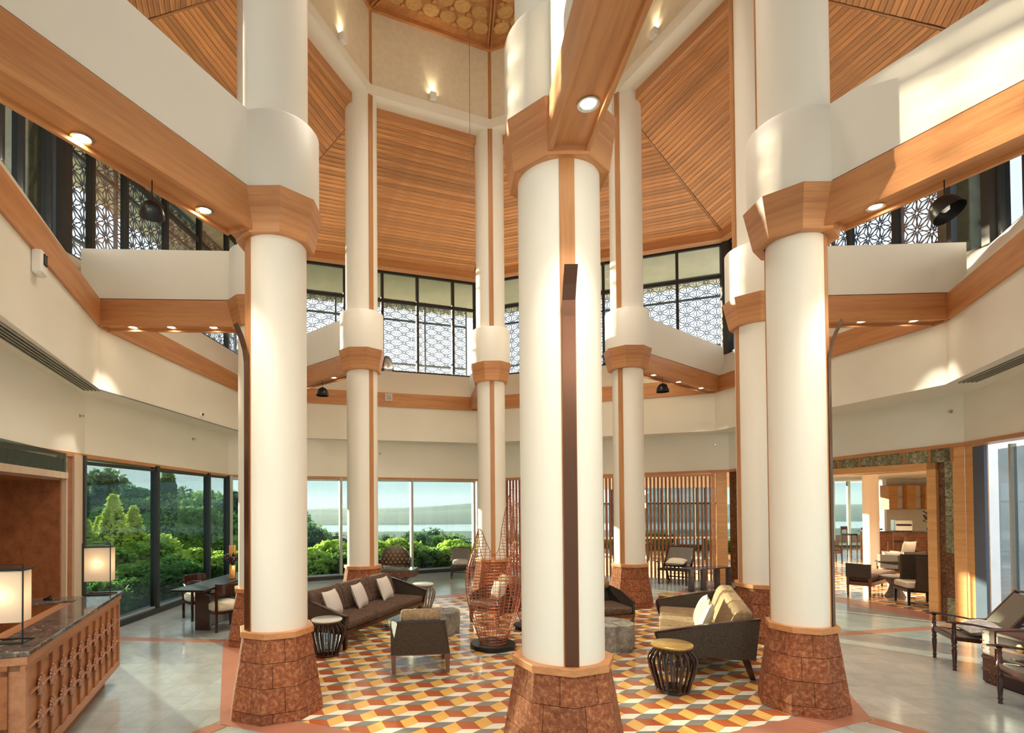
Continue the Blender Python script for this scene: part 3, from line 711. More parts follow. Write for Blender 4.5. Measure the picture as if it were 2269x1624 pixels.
O('glass_pane', MB().box((-4.5, -5.11, .05), (6.6, -5.10, 4.5)), 'glassc', w); O('glass_pane', MB().box((-4.505, -5.1, .1), (-4.5, 2.0, 4.5)), 'glassc', w); O('glass_pane', MB().box((6.6, -5.1, .1), (6.605, 2.0, 4.5)), 'glassc', w)

# ================================================================== BAR ROOM
bf = O('floor', MB().poly([(8.5, 9.0), (22, 9.0), (22, 26), (7.4, 26), (7.9, 11)], -.2, -.012), 'grout', kind='structure')
mosaic(bf, [(8.80, 9.5), (19, 9.5), (19, 24.0), (7.45, 24.0), (7.45, 14.3)], 'mosaic_tile', 60, (9, 10.5))
O('ceiling', MB().poly([(8.6, 9.6), (22, 9.6), (22, 25), (7.5, 25), (7.5, 14.6)], 2.95, 3.1), 'white', kind='structure')
O('wall_bar_back', MB().box((17.6, 22.0, 0), (23, 22.2, 3.0)), 'white', kind='structure')
O('wall_bar_right', MB().box((21.5, 9.5, 0), (21.7, 22, 3.0)), 'white', kind='structure')
O('wall_bar_front', MB().box((9.0, 9.3, 0), (21.5, 9.45, 3.0)), 'white', kind='structure')
wn += 1; w = T('window_%d' % wn, kind='structure')
for x in (8.4, 9.6, 10.8, 12.0, 13.2, 14.4, 15.6, 16.85, 17.55, 18.6): O('mullion', MB().box((x-.06, 24.0, 0), (x+.06, 24.1, 2.95)), 'alu', w)
O('glass_pane', MB().box((8.4, 24.05, .1), (18.6, 24.06, 2.9)), 'glass', w)
O('kerb', MB().box((7.4, 23.95, 0), (18.6, 24.15, .12)), 'darkframe', w)
# wooden louvre set into the bar ceiling
lo = T('ceiling_louvre', 'brown slatted panel set in the bar room ceiling', 'louvre', (11.6, 14.6, 2.93))
for k in range(12): O('slat', MB().box((-1.0+k*.17, -1.2, -.04), (-.9+k*.17, 1.8, 0)), 'mahog', lo)

# ================================================================== OUTDOORS
M['soil'] = plain('garden_soil', (0.10, 0.07, 0.04), 0.95, var=0.3)
M['land'] = stone('wooded_land', (0.015, 0.055, 0.045), (0.03, 0.085, 0.06), (0.07, 0.13, 0.07), 0.015, 0.9)
M['water'] = plain('river_water', (0.55, 0.62, 0.64), 0.15)
M['haze'] = None
def leafmat(name, c1, c2, tr=0.35, rnd=0.1):
    m, nt, b = newmat(name)
    o, n = noisecoord(nt, 1.7, (1, 1, 1), 3)
    c = ramp(nt, o, [(0.35, c1), (0.65, c2)]); c = objrand(nt, c, rnd)
    nt.links.new(c, b.inputs['Base Color']); b.inputs['Roughness'].default_value = .55; b.inputs['Specular IOR Level'].default_value = .3
    tl = nt.nodes.new('ShaderNodeBsdfTranslucent'); nt.links.new(c, tl.inputs[0]); mx = nt.nodes.new('ShaderNodeMixShader'); mx.inputs[0].default_value = tr
    nt.links.new(b.outputs[0], mx.inputs[1]); nt.links.new(tl.outputs[0], mx.inputs[2]); nt.links.new(mx.outputs[0], nt.nodes['Material Output'].inputs[0])
    return m
M['leafdark'] = leafmat('dark_foliage', (0.10, 0.20, 0.09), (0.20, 0.34, 0.15))
M['leafmid'] = leafmat('mid_foliage', (0.20, 0.38, 0.08), (0.36, 0.55, 0.15))
M['leaflime'] = leafmat('lime_foliage', (0.30, 0.50, 0.07), (0.56, 0.70, 0.15), .45)
M['leafcon'] = leafmat('conifer_foliage', (0.48, 0.62, 0.09), (0.74, 0.80, 0.18))
M['leafglos'] = leafmat('glossy_shrub_foliage', (0.12, 0.30, 0.07), (0.34, 0.56, 0.16))
M['straw'] = leafmat('dry_grass', (0.25, 0.20, 0.09), (0.45, 0.38, 0.20))
M['bark'] = plain('bark', (0.10, 0.07, 0.05), 0.9, var=.3)
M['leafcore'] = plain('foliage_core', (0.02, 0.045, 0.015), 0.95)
def leaves(mb, c, r, n, s, mi=0, shell=.45, tall=1.6, rnd=R_):
    for _ in range(n):
        u = rnd.gauss(0, 1), rnd.gauss(0, 1), rnd.gauss(0, 1); l = math.sqrt(sum(q*q for q in u)) or 1
        q = shell+(1-shell)*rnd.random()**.6
        p = Vector((c[0]+u[0]/l*r[0]*q, c[1]+u[1]/l*r[1]*q, c[2]+u[2]/l*r[2]*q))
        a = Vector((rnd.gauss(0, 1), rnd.gauss(0, 1), rnd.gauss(0, .7))).normalized(); b = a.cross(Vector((rnd.gauss(0, 1), rnd.gauss(0, 1), rnd.gauss(0, 1)))).normalized()
        k = s*(.6+.8*rnd.random())
        mb.add([p-a*k*tall/2, p+b*k/2.6, p+a*k*tall/2, p-b*k/2.6], [(0, 1, 2, 3)], mi)
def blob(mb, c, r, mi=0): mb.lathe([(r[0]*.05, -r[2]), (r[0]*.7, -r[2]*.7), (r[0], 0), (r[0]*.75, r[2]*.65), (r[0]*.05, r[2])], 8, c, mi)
def treemesh(seed, w, h, n, s, kind='round', z0=.3):
    rd = random.Random(seed); mb = MB()
    if kind == 'cone':
        for k in range(26):
            z = h*(.04+.93*k/25); r = w*(1-(z/h)**1.3)*.5+.05; m = max(3, int(7*r/w*2))
            for q in range(m):
                a = 2*PI*q/m+k*.7; leaves(mb, (r*.65*cos(a), r*.65*sin(a), z), (r*.42, r*.42, h*.06), n//(26*5), s, 0, .3, 1.9, rd)
        mb.lathe([(w*.34, .05), (w*.30, h*.4), (w*.03, h*.93)], 9, mi=1)
    elif kind == 'column':
        for k in range(16):
            z = h*(.05+.92*k/15); r = w*.5*(1-(k/15)**4*.8); leaves(mb, (0, 0, z), (r, r, h*.06), n//16, s, 0, .7, 1.4, rd)
        mb.lathe([(w*.36, 0), (w*.36, h*.8), (w*.03, h*.97)], 9, mi=1)
    else:
        for k in range(13):
            a = rd.random()*2*PI; rr = w*.34*rd.random()**.5; z = h*(z0+(1-z0)*(.2+.62*rd.random())); q = w*(.16+.13*rd.random())
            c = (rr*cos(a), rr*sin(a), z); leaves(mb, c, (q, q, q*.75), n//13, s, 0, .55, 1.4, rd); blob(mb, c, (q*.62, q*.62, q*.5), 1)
    return mb
def tmesh(nm, mb, mats):
    me = mb.mesh(nm)
    for q in mats: me.materials.append(M[q])
    return me
CR = {}
for key, args, lm in (('dark', (1, 6, 7, 5200, .30), 'leafdark'), ('dark2', (2, 6, 8, 5200, .30), 'leafdark'), ('mid', (3, 5, 6, 5200, .26), 'leafmid'), ('mid2', (8, 5, 6.5, 5200, .26), 'leafmid'),
                      ('cone', (4, 1.5, 3, 9000, .085, 'cone'), 'leafcon'), ('col', (5, 1.6, 8, 5200, .16, 'column'), 'leafmid'), ('far', (12, 5, 6, 9000, .15), 'leafdark'), ('farg', (13, 5, 6, 9000, .15), 'leafmid'),
                      ('bush', (6, 1.6, 1.3, 3800, .10, 'round', 0), 'leaflime'), ('bush2', (7, 1.6, 1.1, 3800, .10, 'round', 0), 'leafmid'), ('glos', (9, 1.5, 1.0, 3800, .085, 'round', 0), 'leafglos')):
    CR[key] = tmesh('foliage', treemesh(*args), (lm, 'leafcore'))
def trunkmesh(h, r):
    mb = MB(); mb.tube([(0, 0, -2), (.05, 0, h*.3), (-.05, .05, h*.6), (0, 0, h*.9)], [r, r*.85, r*.6, r*.2], 8)
    for k in range(5): a = k*1.3; mb.tube([(0, 0, h*(.35+.08*k)), (h*.18*cos(a), h*.18*sin(a), h*(.5+.08*k))], [r*.4, r*.1], 6)
    return tmesh('trunk', mb, ('bark',))
TRK = {'far': trunkmesh(6, .18), 'farg': trunkmesh(6, .18), 'dark': trunkmesh(7, .22), 'dark2': trunkmesh(8, .22), 'mid': trunkmesh(6, .18), 'mid2': trunkmesh(6.5, .18), 'cone': trunkmesh(2.6, .07), 'col': trunkmesh(7.5, .15), 'bush': trunkmesh(.9, .03), 'bush2': trunkmesh(.8, .03), 'glos': trunkmesh(.7, .03)}
def tree(key, x, y, z, s, label, cat='tree', group=None, rz=None, sz=None):
    t = T('shrub' if cat == 'shrub' else ('conifer' if key == 'cone' else 'tree'), label, cat, (x, y, z), rz if rz is not None else R_.random()*6, group)
    t.scale = (s, s, sz or s); O('foliage', CR[key], None, t); O('trunk', TRK[key], None, t); return t
def px(u, d): return (u-1004)/1200*d
# conifers and trees seen through the left window
for u, d, s, lb in ((192, 15.5, .82, 'lime green conifer at the far left of the left window'), (222, 16.3, .85, 'lime green conifer beside the tallest one, left window'), (252, 15.6, 1.10, 'tallest lime green conifer in the left window'),
                    (296, 16.4, .97, 'pointed lime green conifer right of the tallest one'), (272, 17.5, .75, 'small lime conifer wedged between the two pointed ones')):
    tree('cone', px(u, d), d, -.35, s, lb, 'conifer', 'lime conifers in the garden', sz=s*.82)
woods = []
for k, (u, d, key, s, z) in enumerate(((170, 40, 'dark', 1.0, -2.2), (215, 36, 'dark2', .85, -1.9), (262, 42, 'dark', .95, -2.6), (310, 38, 'mid', .95, -2.6), (345, 46, 'dark2', .92, -3.2), (372, 25, 'col', .72, -1.6),
        (400, 40, 'dark', .85, -2.8), (432, 34, 'mid2', .9, -3.2), (462, 44, 'dark2', .85, -3.2), (500, 36, 'mid', 1.0, -2.8), (520, 30, 'dark', .75, -2.2), (350, 27, 'mid', .6, -1.8), (415, 26, 'mid2', .6, -1.9), (290, 50, 'mid', 1.1, -3), (480, 27, 'mid2', .6, -1.8), (130, 34, 'dark', .9, -2), (238, 30, 'mid2', .6, -1.8))):
    woods.append((u, d, key, s, z))
woods.sort(); NT = ['leftmost', 'second', 'third', 'fourth', 'fifth', 'sixth', 'seventh', 'eighth', 'ninth', 'tenth', 'eleventh', 'twelfth', 'thirteenth', 'fourteenth', 'fifteenth', 'sixteenth', 'seventeenth', 'eighteenth', 'nineteenth', 'last']
for k, (u, d, key, s, z) in enumerate(woods):
    tree(key, px(u, d), d, z, s, {'dark': 'dark leafy tree', 'dark2': 'tall dark tree', 'mid': 'mid green tree', 'mid2': 'bushy mid green tree', 'col': 'slim creeper covered column of green'}[key]+' beyond the left window, '+NT[k]+' from the left', 'tree', 'woods beyond the left window')
for k, (u, d, s, key) in enumerate(((885, 36, .60, 'far'), (925, 38, .78, 'far'), (955, 34, .5, 'far'), (1000, 33, .62, 'farg'), (1035, 36, .45, 'farg'), (850, 30, .42, 'farg'), (1160, 40, .5, 'far'), (1290, 42, .5, 'farg'))):
    zt = 6.6*s; topy = {885: 1172, 925: 1155, 955: 1168, 1000: 1168, 1035: 1188, 850: 1198}.get(u, 1170)
    tree(key, px(u, d), d, 2.15-(topy-1112)/1200*d-zt, s, ['dark tree on the slope, partly behind the carved chair', 'broad dark tree on the slope behind the window mullion', 'small green tree right of the window mullion', 'rounded green tree above the window bench', 'palm green tree at the right end of the back window', 'low green tree at the left end of the back window', 'tree on the slope behind the back column', 'tree on the slope behind the nearest column'][k])
# garden shrubs outside the glass
k = 0
def pos(i, j, s, off):
    p = lerp(L[i], L[j], s); return outw(p, off)
ORD = ['first', 'second', 'third', 'fourth', 'fifth', 'sixth', 'seventh', 'eighth', 'ninth', 'tenth', 'eleventh', 'twelfth']
def row(i, j, n, offs, keys, lab, grp, s=1.0, z=-.25, s0=0, s1=1):
    for q in range(n):
        t = s0+(s1-s0)*(q+.5)/n; p = pos(i, j, t, offs+.25*R_.random()); tree(keys[q % len(keys)], p[0], p[1], z-.1*R_.random(), s*(.85+.3*R_.random()), lab+', '+ORD[q]+' from the left', 'shrub', grp)
row(8, 2, 9, .9, ['glos'], 'glossy dark green shrub close outside the left window', 'glossy shrubs along the left window', .85)
row(8, 2, 8, 2.2, ['bush2', 'glos'], 'mid green garden shrub behind the glossy ones, left window', 'shrubs behind the glossy ones', 1.0, -.4)
row(8, 2, 9, 4.6, ['bush', 'bush2'], 'tall light green shrub in front of the woods, left window', 'light shrubs before the woods', 1.15, -.4, .35, 1.0)
row(2, 3, 12, 1.0, ['bush', 'bush2'], 'leafy green shrub close outside the back window', 'shrubs along the back window', .9, -.42)
row(2, 3, 11, 2.4, ['bush'], 'sunlit lime shrub in the second row outside the back window', 'lime shrubs outside the back window', 1.15, -.62)
row(3, 5, 6, 9.5, ['bush2'], 'green shrub beyond the terrace', 'shrubs beyond the terrace', 1.1, -.6)
# dry grass tufts
mb = MB(); rd = random.Random(11)
for q in range(900):
    s = rd.random(); p = pos(8, 2, s*.9, 3.1+rd.random()*.8); h = .5+.45*rd.random(); a = rd.random()*6.28
    x, y = p[0]+.2*rd.gauss(0, 1), p[1]+.2*rd.gauss(0, 1); mb.add([(x-.012, y, -.2), (x+.012, y, -.2), (x+.22*cos(a)*h, y+.22*sin(a)*h, h)], [(0, 1, 2)])
O('dry_grass', mb, 'straw', kind='stuff', label='tawny dry grass between the shrubs outside the left window', cat='grass')
O('garden_kerb', MB().poly([(-8.3, 9.5), (-8.15, 9.5), (-9.3, 17.5), (-9.45, 17.5)], -.3, .22), 'terra', label='terracotta garden kerb beside the conifers', cat='kerb')
O('terrace_parapet', MB().box((17.5, 27.5, -.3), (24.5, 27.8, .35)), 'terra', label='red terrace parapet outside the bar windows', cat='parapet')
def hazebox():
    m = bpy.data.materials.new('valley_haze'); m.use_nodes = True; nt = m.node_tree; nt.nodes.clear(); out = nt.nodes.new('ShaderNodeOutputMaterial')
    v = nt.nodes.new('ShaderNodeVolumeScatter'); v.inputs['Color'].default_value = (.86, .95, 1, 1); v.inputs['Density'].default_value = .00011; v.inputs['Anisotropy'].default_value = .2
    nt.links.new(v.outputs[0], out.inputs['Volume']); M['haze'] = m
    O('valley_haze', MB().box((-3300, 27, -75), (3500, 3900, 42)), 'haze', kind='stuff', label='pale blue haze lying over the river valley', cat='haze')
hazebox()
# terrain, river, wooded hillside
def hgt(x, y):
    f = min(1, max(0, (y-22)/330)); z = -.45-60*(f*f*(3-2*f))
    if y < 60 and x < -8: z = max(z, -.45-.11*max(0, math.hypot(x+8, y-12)-9))
    z += 60*math.exp(-((x+95)/45)**2-((y-190)/110)**2); z = min(z, 1.5) if y > 60 else z
    z += 4*math.exp(-((y-1120)/120)**2)*(1 if x > 150 else .0)*(.6+.4*sin(x*.011))-2
    if y > 450: z = -57.4+1.2*sin(x*.013)*sin(y*.02)
    if 1120 < y < 1490 or (740 < y < 870 and x > 10): z = -63
    if y > 1500:
        r = min(1, (y-1500)/500); z += r*(14+9*sin(x*.0021+1)+5*sin(x*.006))
    if y > 2600: z += 16+12*sin(x*.0013+.4)+4*sin(x*.0047)
    return z
xs = [-3200+i*160 for i in range(20)]+[-130+i*9 for i in range(40)]+[280+i*170 for i in range(26)]; xs = sorted(xs)
ys = [-6, 4, 12, 18, 24]+[30+i*14 for i in range(30)]+[480+i*45 for i in range(26)]+[1650+i*90 for i in range(24)]
vs = [(x, y, hgt(x, y) if y > 14 or abs(x) > 10 else -.5) for y in ys for x in xs]; n = len(xs)
mb = MB(); mb.add(vs, [(j*n+i, j*n+i+1, (j+1)*n+i+1, (j+1)*n+i) for j in range(len(ys)-1) for i in range(n-1)])
O('hills', mb, 'land', smooth=180, kind='structure')
O('river', MB().add([(-2500, 500, -59.6), (3500, 500, -59.6), (3500, 2000, -59.6), (-2500, 2000, -59.6)], [(0, 1, 2, 3)]), 'water', kind='structure')
mb = MB(); rd = random.Random(5)
for q in range(300):
    y = rd.uniform(105, 270); x = -y*rd.uniform(.17, .34)
    if q % 3 == 0: y = rd.uniform(150, 300); x = y*rd.uniform(-.17, .30)
    z = hgt(x, y); r = rd.uniform(2.6, 4.6)
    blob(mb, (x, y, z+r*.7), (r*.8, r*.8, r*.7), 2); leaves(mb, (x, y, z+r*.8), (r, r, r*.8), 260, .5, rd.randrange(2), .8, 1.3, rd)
O('forest_canopy', mb, ['leafdark', 'leafmid', 'leafcore'], kind='stuff', label='dense forest canopy on the slope beyond the back window', cat='forest')
# ================================================================== FURNITURE
M['darkwood'] = wood('dark_stained_wood', (0.012, 0.006, 0.005), (0.04, 0.017, 0.012), 0, 0.18, 8, coat=.6)
M['redwood'] = wood('dark_red_stained_wood', (0.018, 0.006, 0.005), (0.055, 0.018, 0.012), 2, 0.22, 8, coat=.4)
M['brownleg'] = wood('brown_leg_wood', (0.10, 0.035, 0.018), (0.20, 0.08, 0.04), 2, 0.35, 8)
M['chenille'] = plain('brown_chenille', (0.135, 0.085, 0.062), 0.95, var=0.45, scale=35, bump=0.5, bscale=120, mapping=(1, 1, 1), spec=.2)
M['goldchen'] = plain('tan_chenille', (0.33, 0.225, 0.13), 0.9, var=0.3, scale=30, bump=0.4, bscale=120, spec=.2)
M['weave'] = plain('dark_woven_panel', (0.060, 0.044, 0.030), 0.55, var=0.5, scale=60, bump=0.6, bscale=160)
M['cream'] = plain('cream_cushion_fabric', (0.72, 0.64, 0.50), 0.9, var=0.08, scale=20, bump=.2)
M['greycush'] = plain('grey_patterned_cushion', (0.52, 0.49, 0.46), 0.9, var=0.3, scale=18, bump=.2)
M['grey_wood'] = stone('weathered_log', (0.10, 0.085, 0.07), (0.24, 0.22, 0.19), (0.42, 0.40, 0.36), 6, .55, .3, distort=1)
M['copper'] = plain('copper_wire', (0.56, 0.21, 0.13), 0.30, 0.85, var=.05)
M['gold'] = plain('polished_gold', (0.80, 0.40, 0.12), 0.22, 0.9, var=.15, scale=9)
M['goldtop'] = plain('gold_table_top', (0.72, 0.48, 0.16), 0.25, 0.6, var=.12)
M['whitetop'] = plain('pale_table_top', (0.70, 0.72, 0.66), 0.12)
M['marble'] = stone('dark_vein_marble', (0.03, 0.025, 0.022), (0.12, 0.10, 0.085), (0.50, 0.46, 0.40), 7, .08, 0, contrast=(.35, .55, .78), distort=2.5)
M['carve'] = wood('desk_veneer', (0.27, 0.105, 0.045), (0.42, 0.19, 0.09), 0, 0.4, 8)
M['carved'] = plain('carved_rosette_wood', (0.36, 0.16, 0.09), .45, var=.2, scale=20)
M['leather'] = plain('brown_leather', (0.095, 0.034, 0.018), .4, var=.3, scale=8, bump=.04)
M['leather2'] = plain('dark_leather', (0.035, 0.010, 0.008), .35, var=.2, scale=8)
M['brass'] = plain('brass', (0.60, 0.40, 0.16), .3, .8)
M['shade'] = None
def fabricshade():
    m, nt, b = newmat('lamp_shade_fabric'); b.inputs['Base Color'].default_value = (.80, .70, .58, 1); b.inputs['Roughness'].default_value = .9
    tl = nt.nodes.new('ShaderNodeBsdfTranslucent'); tl.inputs[0].default_value = (.85, .72, .55, 1); mx = nt.nodes.new('ShaderNodeMixShader'); mx.inputs[0].default_value = .45
    nt.links.new(b.outputs[0], mx.inputs[1]); nt.links.new(tl.outputs[0], mx.inputs[2]); nt.links.new(mx.outputs[0], nt.nodes['Material Output'].inputs[0]); return m
M['shade'] = fabricshade()
def stripes():
    m, nt, b = newmat('striped_cushion'); t = nt.nodes.new('ShaderNodeTexCoord'); w = nt.nodes.new('ShaderNodeTexWave'); w.bands_direction = 'X'
    w.inputs['Scale'].default_value = 9; w.inputs['Distortion'].default_value = .3; nt.links.new(t.outputs['Object'], w.inputs['Vector'])
    nt.links.new(ramp(nt, w.outputs['Fac'], [(.45, (.70, .64, .58)), (.62, (.56, .49, .44)), (.7, (.76, .70, .64))]), b.inputs['Base Color']); b.inputs['Roughness'].default_value = .9; return m
M['striped'] = stripes()
def cane():
    m, nt, b = newmat('woven_cane'); t = nt.nodes.new('ShaderNodeTexCoord'); w = nt.nodes.new('ShaderNodeTexWave'); w.bands_direction = 'Y'
    w.inputs['Scale'].default_value = 22; w.inputs['Distortion'].default_value = 1.2; nt.links.new(t.outputs['Object'], w.inputs['Vector'])
    nt.links.new(ramp(nt, w.outputs['Fac'], [(.35, (.015, .012, .01)), (.6, (.10, .085, .065)), (.85, (.30, .27, .22))]), b.inputs['Base Color']); b.inputs['Roughness'].default_value = .5; return m
M['cane'] = cane()
def leg(par, x, y, z0, z1, w0, w1, mt='brownleg', dx=0, dy=0, name='leg'):
    return O(name, MB().poly([(x-w1/2+dx, y-w1/2+dy), (x+w1/2+dx, y-w1/2+dy), (x+w1/2+dx, y+w1/2+dy), (x-w1/2+dx, y+w1/2+dy)], z0, z1, 0,
                             [(x-w0/2, y-w0/2), (x+w0/2, y-w0/2), (x+w0/2, y+w0/2), (x-w0/2, y+w0/2)]), mt, par)
def pad(par, a, b, mt, name, r=.03, **k): return O(name, MB().bev(a, b, r), mt, par, smooth=50, **k)
# ---- sofa: local x along the seat, front at y = 0, back at y = .86
def sofa(label, loc, rz, ln=2.45, seat='chenille', grp=None):
    t = T('sofa', label, 'sofa', loc, rad(rz), grp)
    O('base_frame', MB().box((.0, .02, .23), (ln, .80, .29)), 'redwood', t)
    w = (ln-.10)/3
    for k in range(3):
        pad(t, (.05+k*w+.004, .0, .29), (.05+(k+1)*w-.004, .70, .415), seat, 'seat_cushion', .03)
        mb = MB(); x0, x1 = .05+k*w+.006, .05+(k+1)*w-.006; rings = []
        for z, y0, y1, q in ((.40, .60, .74, .02), (.44, .585, .75, 0), (.74, .68, .84, 0), (.79, .71, .85, .01), (.81, .74, .84, .04)):
            rings.append([(x0+q, y0, z), (x1-q, y0, z), (x1-q, y1, z), (x0+q, y1, z)])
        mb.loft(rings, True); O('back_cushion', mb, seat, t, bevel=.025)
    O('back_board', MB().loft([[(.0, .74, .26), (ln, .74, .26), (ln, .80, .26), (.0, .80, .26)], [(.0, .84, .72), (ln, .84, .72), (ln, .88, .72), (.0, .88, .72)]], True), 'weave', t)
    for sx in (0, 1):
        x = 0 if sx == 0 else ln; o = -.05 if sx == 0 else .05
        prof = [(.03, .25), (.86, .25), (.90, .74), (.55, .66), (-.03, .50)]
        a = [(x, y, z) for y, z in prof]; b = [(x+o*(.4+z), y, z) for y, z in prof]
        O('arm_panel', MB().loft([a, b], True), 'weave', t)
        top = [(prof[2][0], prof[2][1]), (prof[3][0], prof[3][1]), (prof[4][0], prof[4][1]), (.03, .24)]
        for (y0, z0), (y1, z1) in zip(top, top[1:]): O('arm_rail', MB().bar((x+o*.5*(.4+z0), y0, z0), (x+o*.5*(.4+z1), y1, z1), .065, .022), 'redwood', t)
    for x, y in ((.05, .06), (ln-.05, .06), (.05, .78), (ln-.05, .78)): leg(t, x, y, 0, .235, .07, .045, 'redwood', 0, 0 if y < .5 else .06)
    return t
so1 = sofa('long dark brown three seat sofa with striped cushions, beside the left front column', (-1.56, 7.88, 0), 66.1, 2.5)
so2 = sofa('tan brown three seat sofa with cream cushions, lit by the sun, right of the centre', (3.42, 9.03, 0), -111.2, 2.35, 'goldchen'); so2.scale = (1, 1.25, 1)
CM = {}
def cush(mt, w, d, h, loc, rot, label, group=None, name='cushion', cat='cushion'):
    key = (mt, w, d, h)
    if key not in CM: CM[key] = O(name, cushion(w, d, h), mt, smooth=60); o = CM[key]
    else: o = bpy.data.objects.new(name, CM[key].data); COL.objects.link(o)
    o.location = loc; o.rotation_euler = rot; o['label'] = label; o['category'] = cat
    if group: o['group'] = group
    return o
def onsofa(s, x, y, z, mt, lab, grp, tilt=68, yaw=0, w=.42):
    rz = s.rotation_euler[2]; p = s.location; c, q = cos(rz), sin(rz)
    return cush(mt, w, w, .15, (p[0]+x*c-y*q, p[1]+x*q+y*c, z), (rad(tilt), 0, rz+rad(yaw)), lab, grp)
for x, yw, lab in ((.36, 8, 'nearest striped pale cushion on the long brown sofa'), (1.10, 12, 'middle striped pale cushion on the long brown sofa'), (1.92, 5, 'farthest striped pale cushion on the long brown sofa')):
    onsofa(so1, x, .50, .60, 'striped', lab, 'striped cushions on the brown sofa', yaw=yw)
for x, yw, lab in ((1.95, -10, 'nearest cream cushion on the tan sofa'), (1.62, -6, 'middle cream cushion on the tan sofa'), (1.25, -4, 'farthest cream cushion on the tan sofa')):
    onsofa(so2, x, .56, .61, 'cream', lab, 'cream cushions on the tan sofa', yaw=yw)
# ---- barrel side tables
def barrel(label, loc, top='whitetop', s=1.0, ribm='darkwood'):
    t = T('barrel_table', label, 'side table', loc, 0, 'ribbed barrel side tables'); t.scale = (s, s, s)
    prof = [(.165, .03), (.185, .10), (.225, .22), (.245, .32), (.238, .38), (.20, .43), (.175, .46)]
    O('table_top', MB().lathe([(.20, .485), (.215, .492), (.215, .508), (.205, .515)], 40), top, t, smooth=40)
    O('top_collar', MB().lathe([(.17, .44), (.195, .46), (.20, .485)], 40), ribm, t, smooth=40)
    O('foot_ring', MB().lathe([(.165, 0), (.175, .01), (.175, .035), (.155, .045)], 40), ribm, t, smooth=40)
    for k in range(20):
        a = 2*PI*k/20; pts = [(r*cos(a), r*sin(a), z) for r, z in prof]
        ring = [[((r+q)*cos(a)-w*sin(a), (r+q)*sin(a)+w*cos(a), z) for q, w in ((-.012, -.011), (.010, -.009), (.014, 0), (.010, .009), (-.012, .011))] for r, z in prof]; O('rib', MB().loft(ring, True), ribm, t, smooth=50)
    return t
barrel('dark ribbed barrel side table with pale top, beside the left front column', (-1.80, 7.70, 0))
barrel('dark ribbed barrel side table with gold top, in front of the tan sofa', (2.47, 6.16, 0), 'goldtop', 1.04)
barrel('ribbed barrel side table with white top, behind the far end of the long brown sofa', (-.62, 10.95, 0), 'whitetop', 1.0, 'grey_wood')
barrel('dark ribbed barrel side table half hidden beyond the tan sofa', (3.86, 9.72, 0), 'goldtop', .92)
# ---- low lounge armchair, front at -y
def lounge(label, loc, rz, grp='low lounge armchairs'):
    t = T('lounge_chair', label, 'armchair', loc, rad(rz), grp)
    O('seat_frame', MB().box((-.37, -.36, .22), (.37, .36, .275)), 'brownleg', t)
    pad(t, (-.33, -.38, .275), (.33, .28, .40), 'chenille', 'seat_cushion', .035)
    a = [(-.375, .33, .23), (.375, .33, .23), (.375, .36, .23), (-.375, .36, .23)]; b = [(-.27, .43, .66), (.27, .43, .66), (.27, .46, .66), (-.27, .46, .66)]
    O('back_panel', MB().loft([a, b], True), 'weave', t); O('top_rail', MB().bar((-.30, .445, .665), (.30, .445, .665), .05, .03), 'darkwood', t)
    for s in (-1, 1):
        pts = [(s*.375, .35, .23), (s*.29, .44, .66), (s*.36, .0, .585), (s*.385, -.34, .46), (s*.385, -.35, .23)]
        O('arm_panel', MB().loft([[(x+s*.0, y, z) for x, y, z in pts], [(x-s*.035, y, z) for x, y, z in pts]], True), 'weave', t)
        O('arm_rail', MB().tube([(s*.28, .44, .665), (s*.345, .0, .595), (s*.375, -.35, .465)], .02, 8, flat=.7), 'darkwood', t, smooth=60)
    mb = MB(); n = 20; rings = []
    for x, r in ((-.25, .02), (-.245, .075), (-.22, .095), (.22, .095), (.245, .075), (.25, .02)): rings.append([(x, .33+r*cos(2*PI*k/n), .70+r*1.05*sin(2*PI*k/n)) for k in range(n)])
    O('bolster', mb.loft(rings, True), 'goldchen', t, smooth=60)
    for x in (-.34, .34):
        for y, dy in ((-.32, 0), (.33, .05)): leg(t, x, y, 0, .23, .065, .04, 'brownleg', 0, dy)
    return t
lounge('low woven back lounge chair seen from behind, in front of the log table', (-.46, 7.22, 0), 186)
lounge('low lounge chair behind the copper wire sculpture, turned to the left', (.78, 9.72, 0), -52)
lounge('low lounge chair showing right of the nearest column, with brown seat', (2.55, 9.25, 0), 12)
cush('cream', .36, .36, .13, (.80, 9.66, .56), (rad(70), 0, rad(-52)), 'cream cushion on the lounge chair behind the wire sculpture')
# ---- log tables
def log(label, loc, r, h, seed):
    rd = random.Random(seed); n = 26; prof = [r*(1+.05*rd.uniform(-1, 1)) for _ in range(n)]
    for k in (5, 13, 21): prof[k] *= .86
    t = T('log_table', label, 'log table', loc, rd.random()*3, 'log tables')
    def ring(z, s): return [(prof[k]*s*cos(2*PI*k/n), prof[k]*s*sin(2*PI*k/n), z) for k in range(n)]
    O('log', MB().loft([ring(0, .96), ring(h*.4, 1.02), ring(h*.85, 1.0), ring(h, .97)], True), 'grey_wood', t, smooth=35)
    for k, a in enumerate((5, 13, 21)): t1 = 2*PI*a/n; O('crack', MB().bar((r*.12*cos(t1), r*.12*sin(t1), h+.001), (r*.70*cos(t1), r*.70*sin(t1), h+.001), .014, .004), 'roofback', t)
    return t
log('grey weathered log table beyond the woven back lounge chair', (-.20, 8.98, 0), .30, .36, 3)
log('grey weathered log table right of the nearest column', (2.28, 8.0, 0), .35, .37, 4)
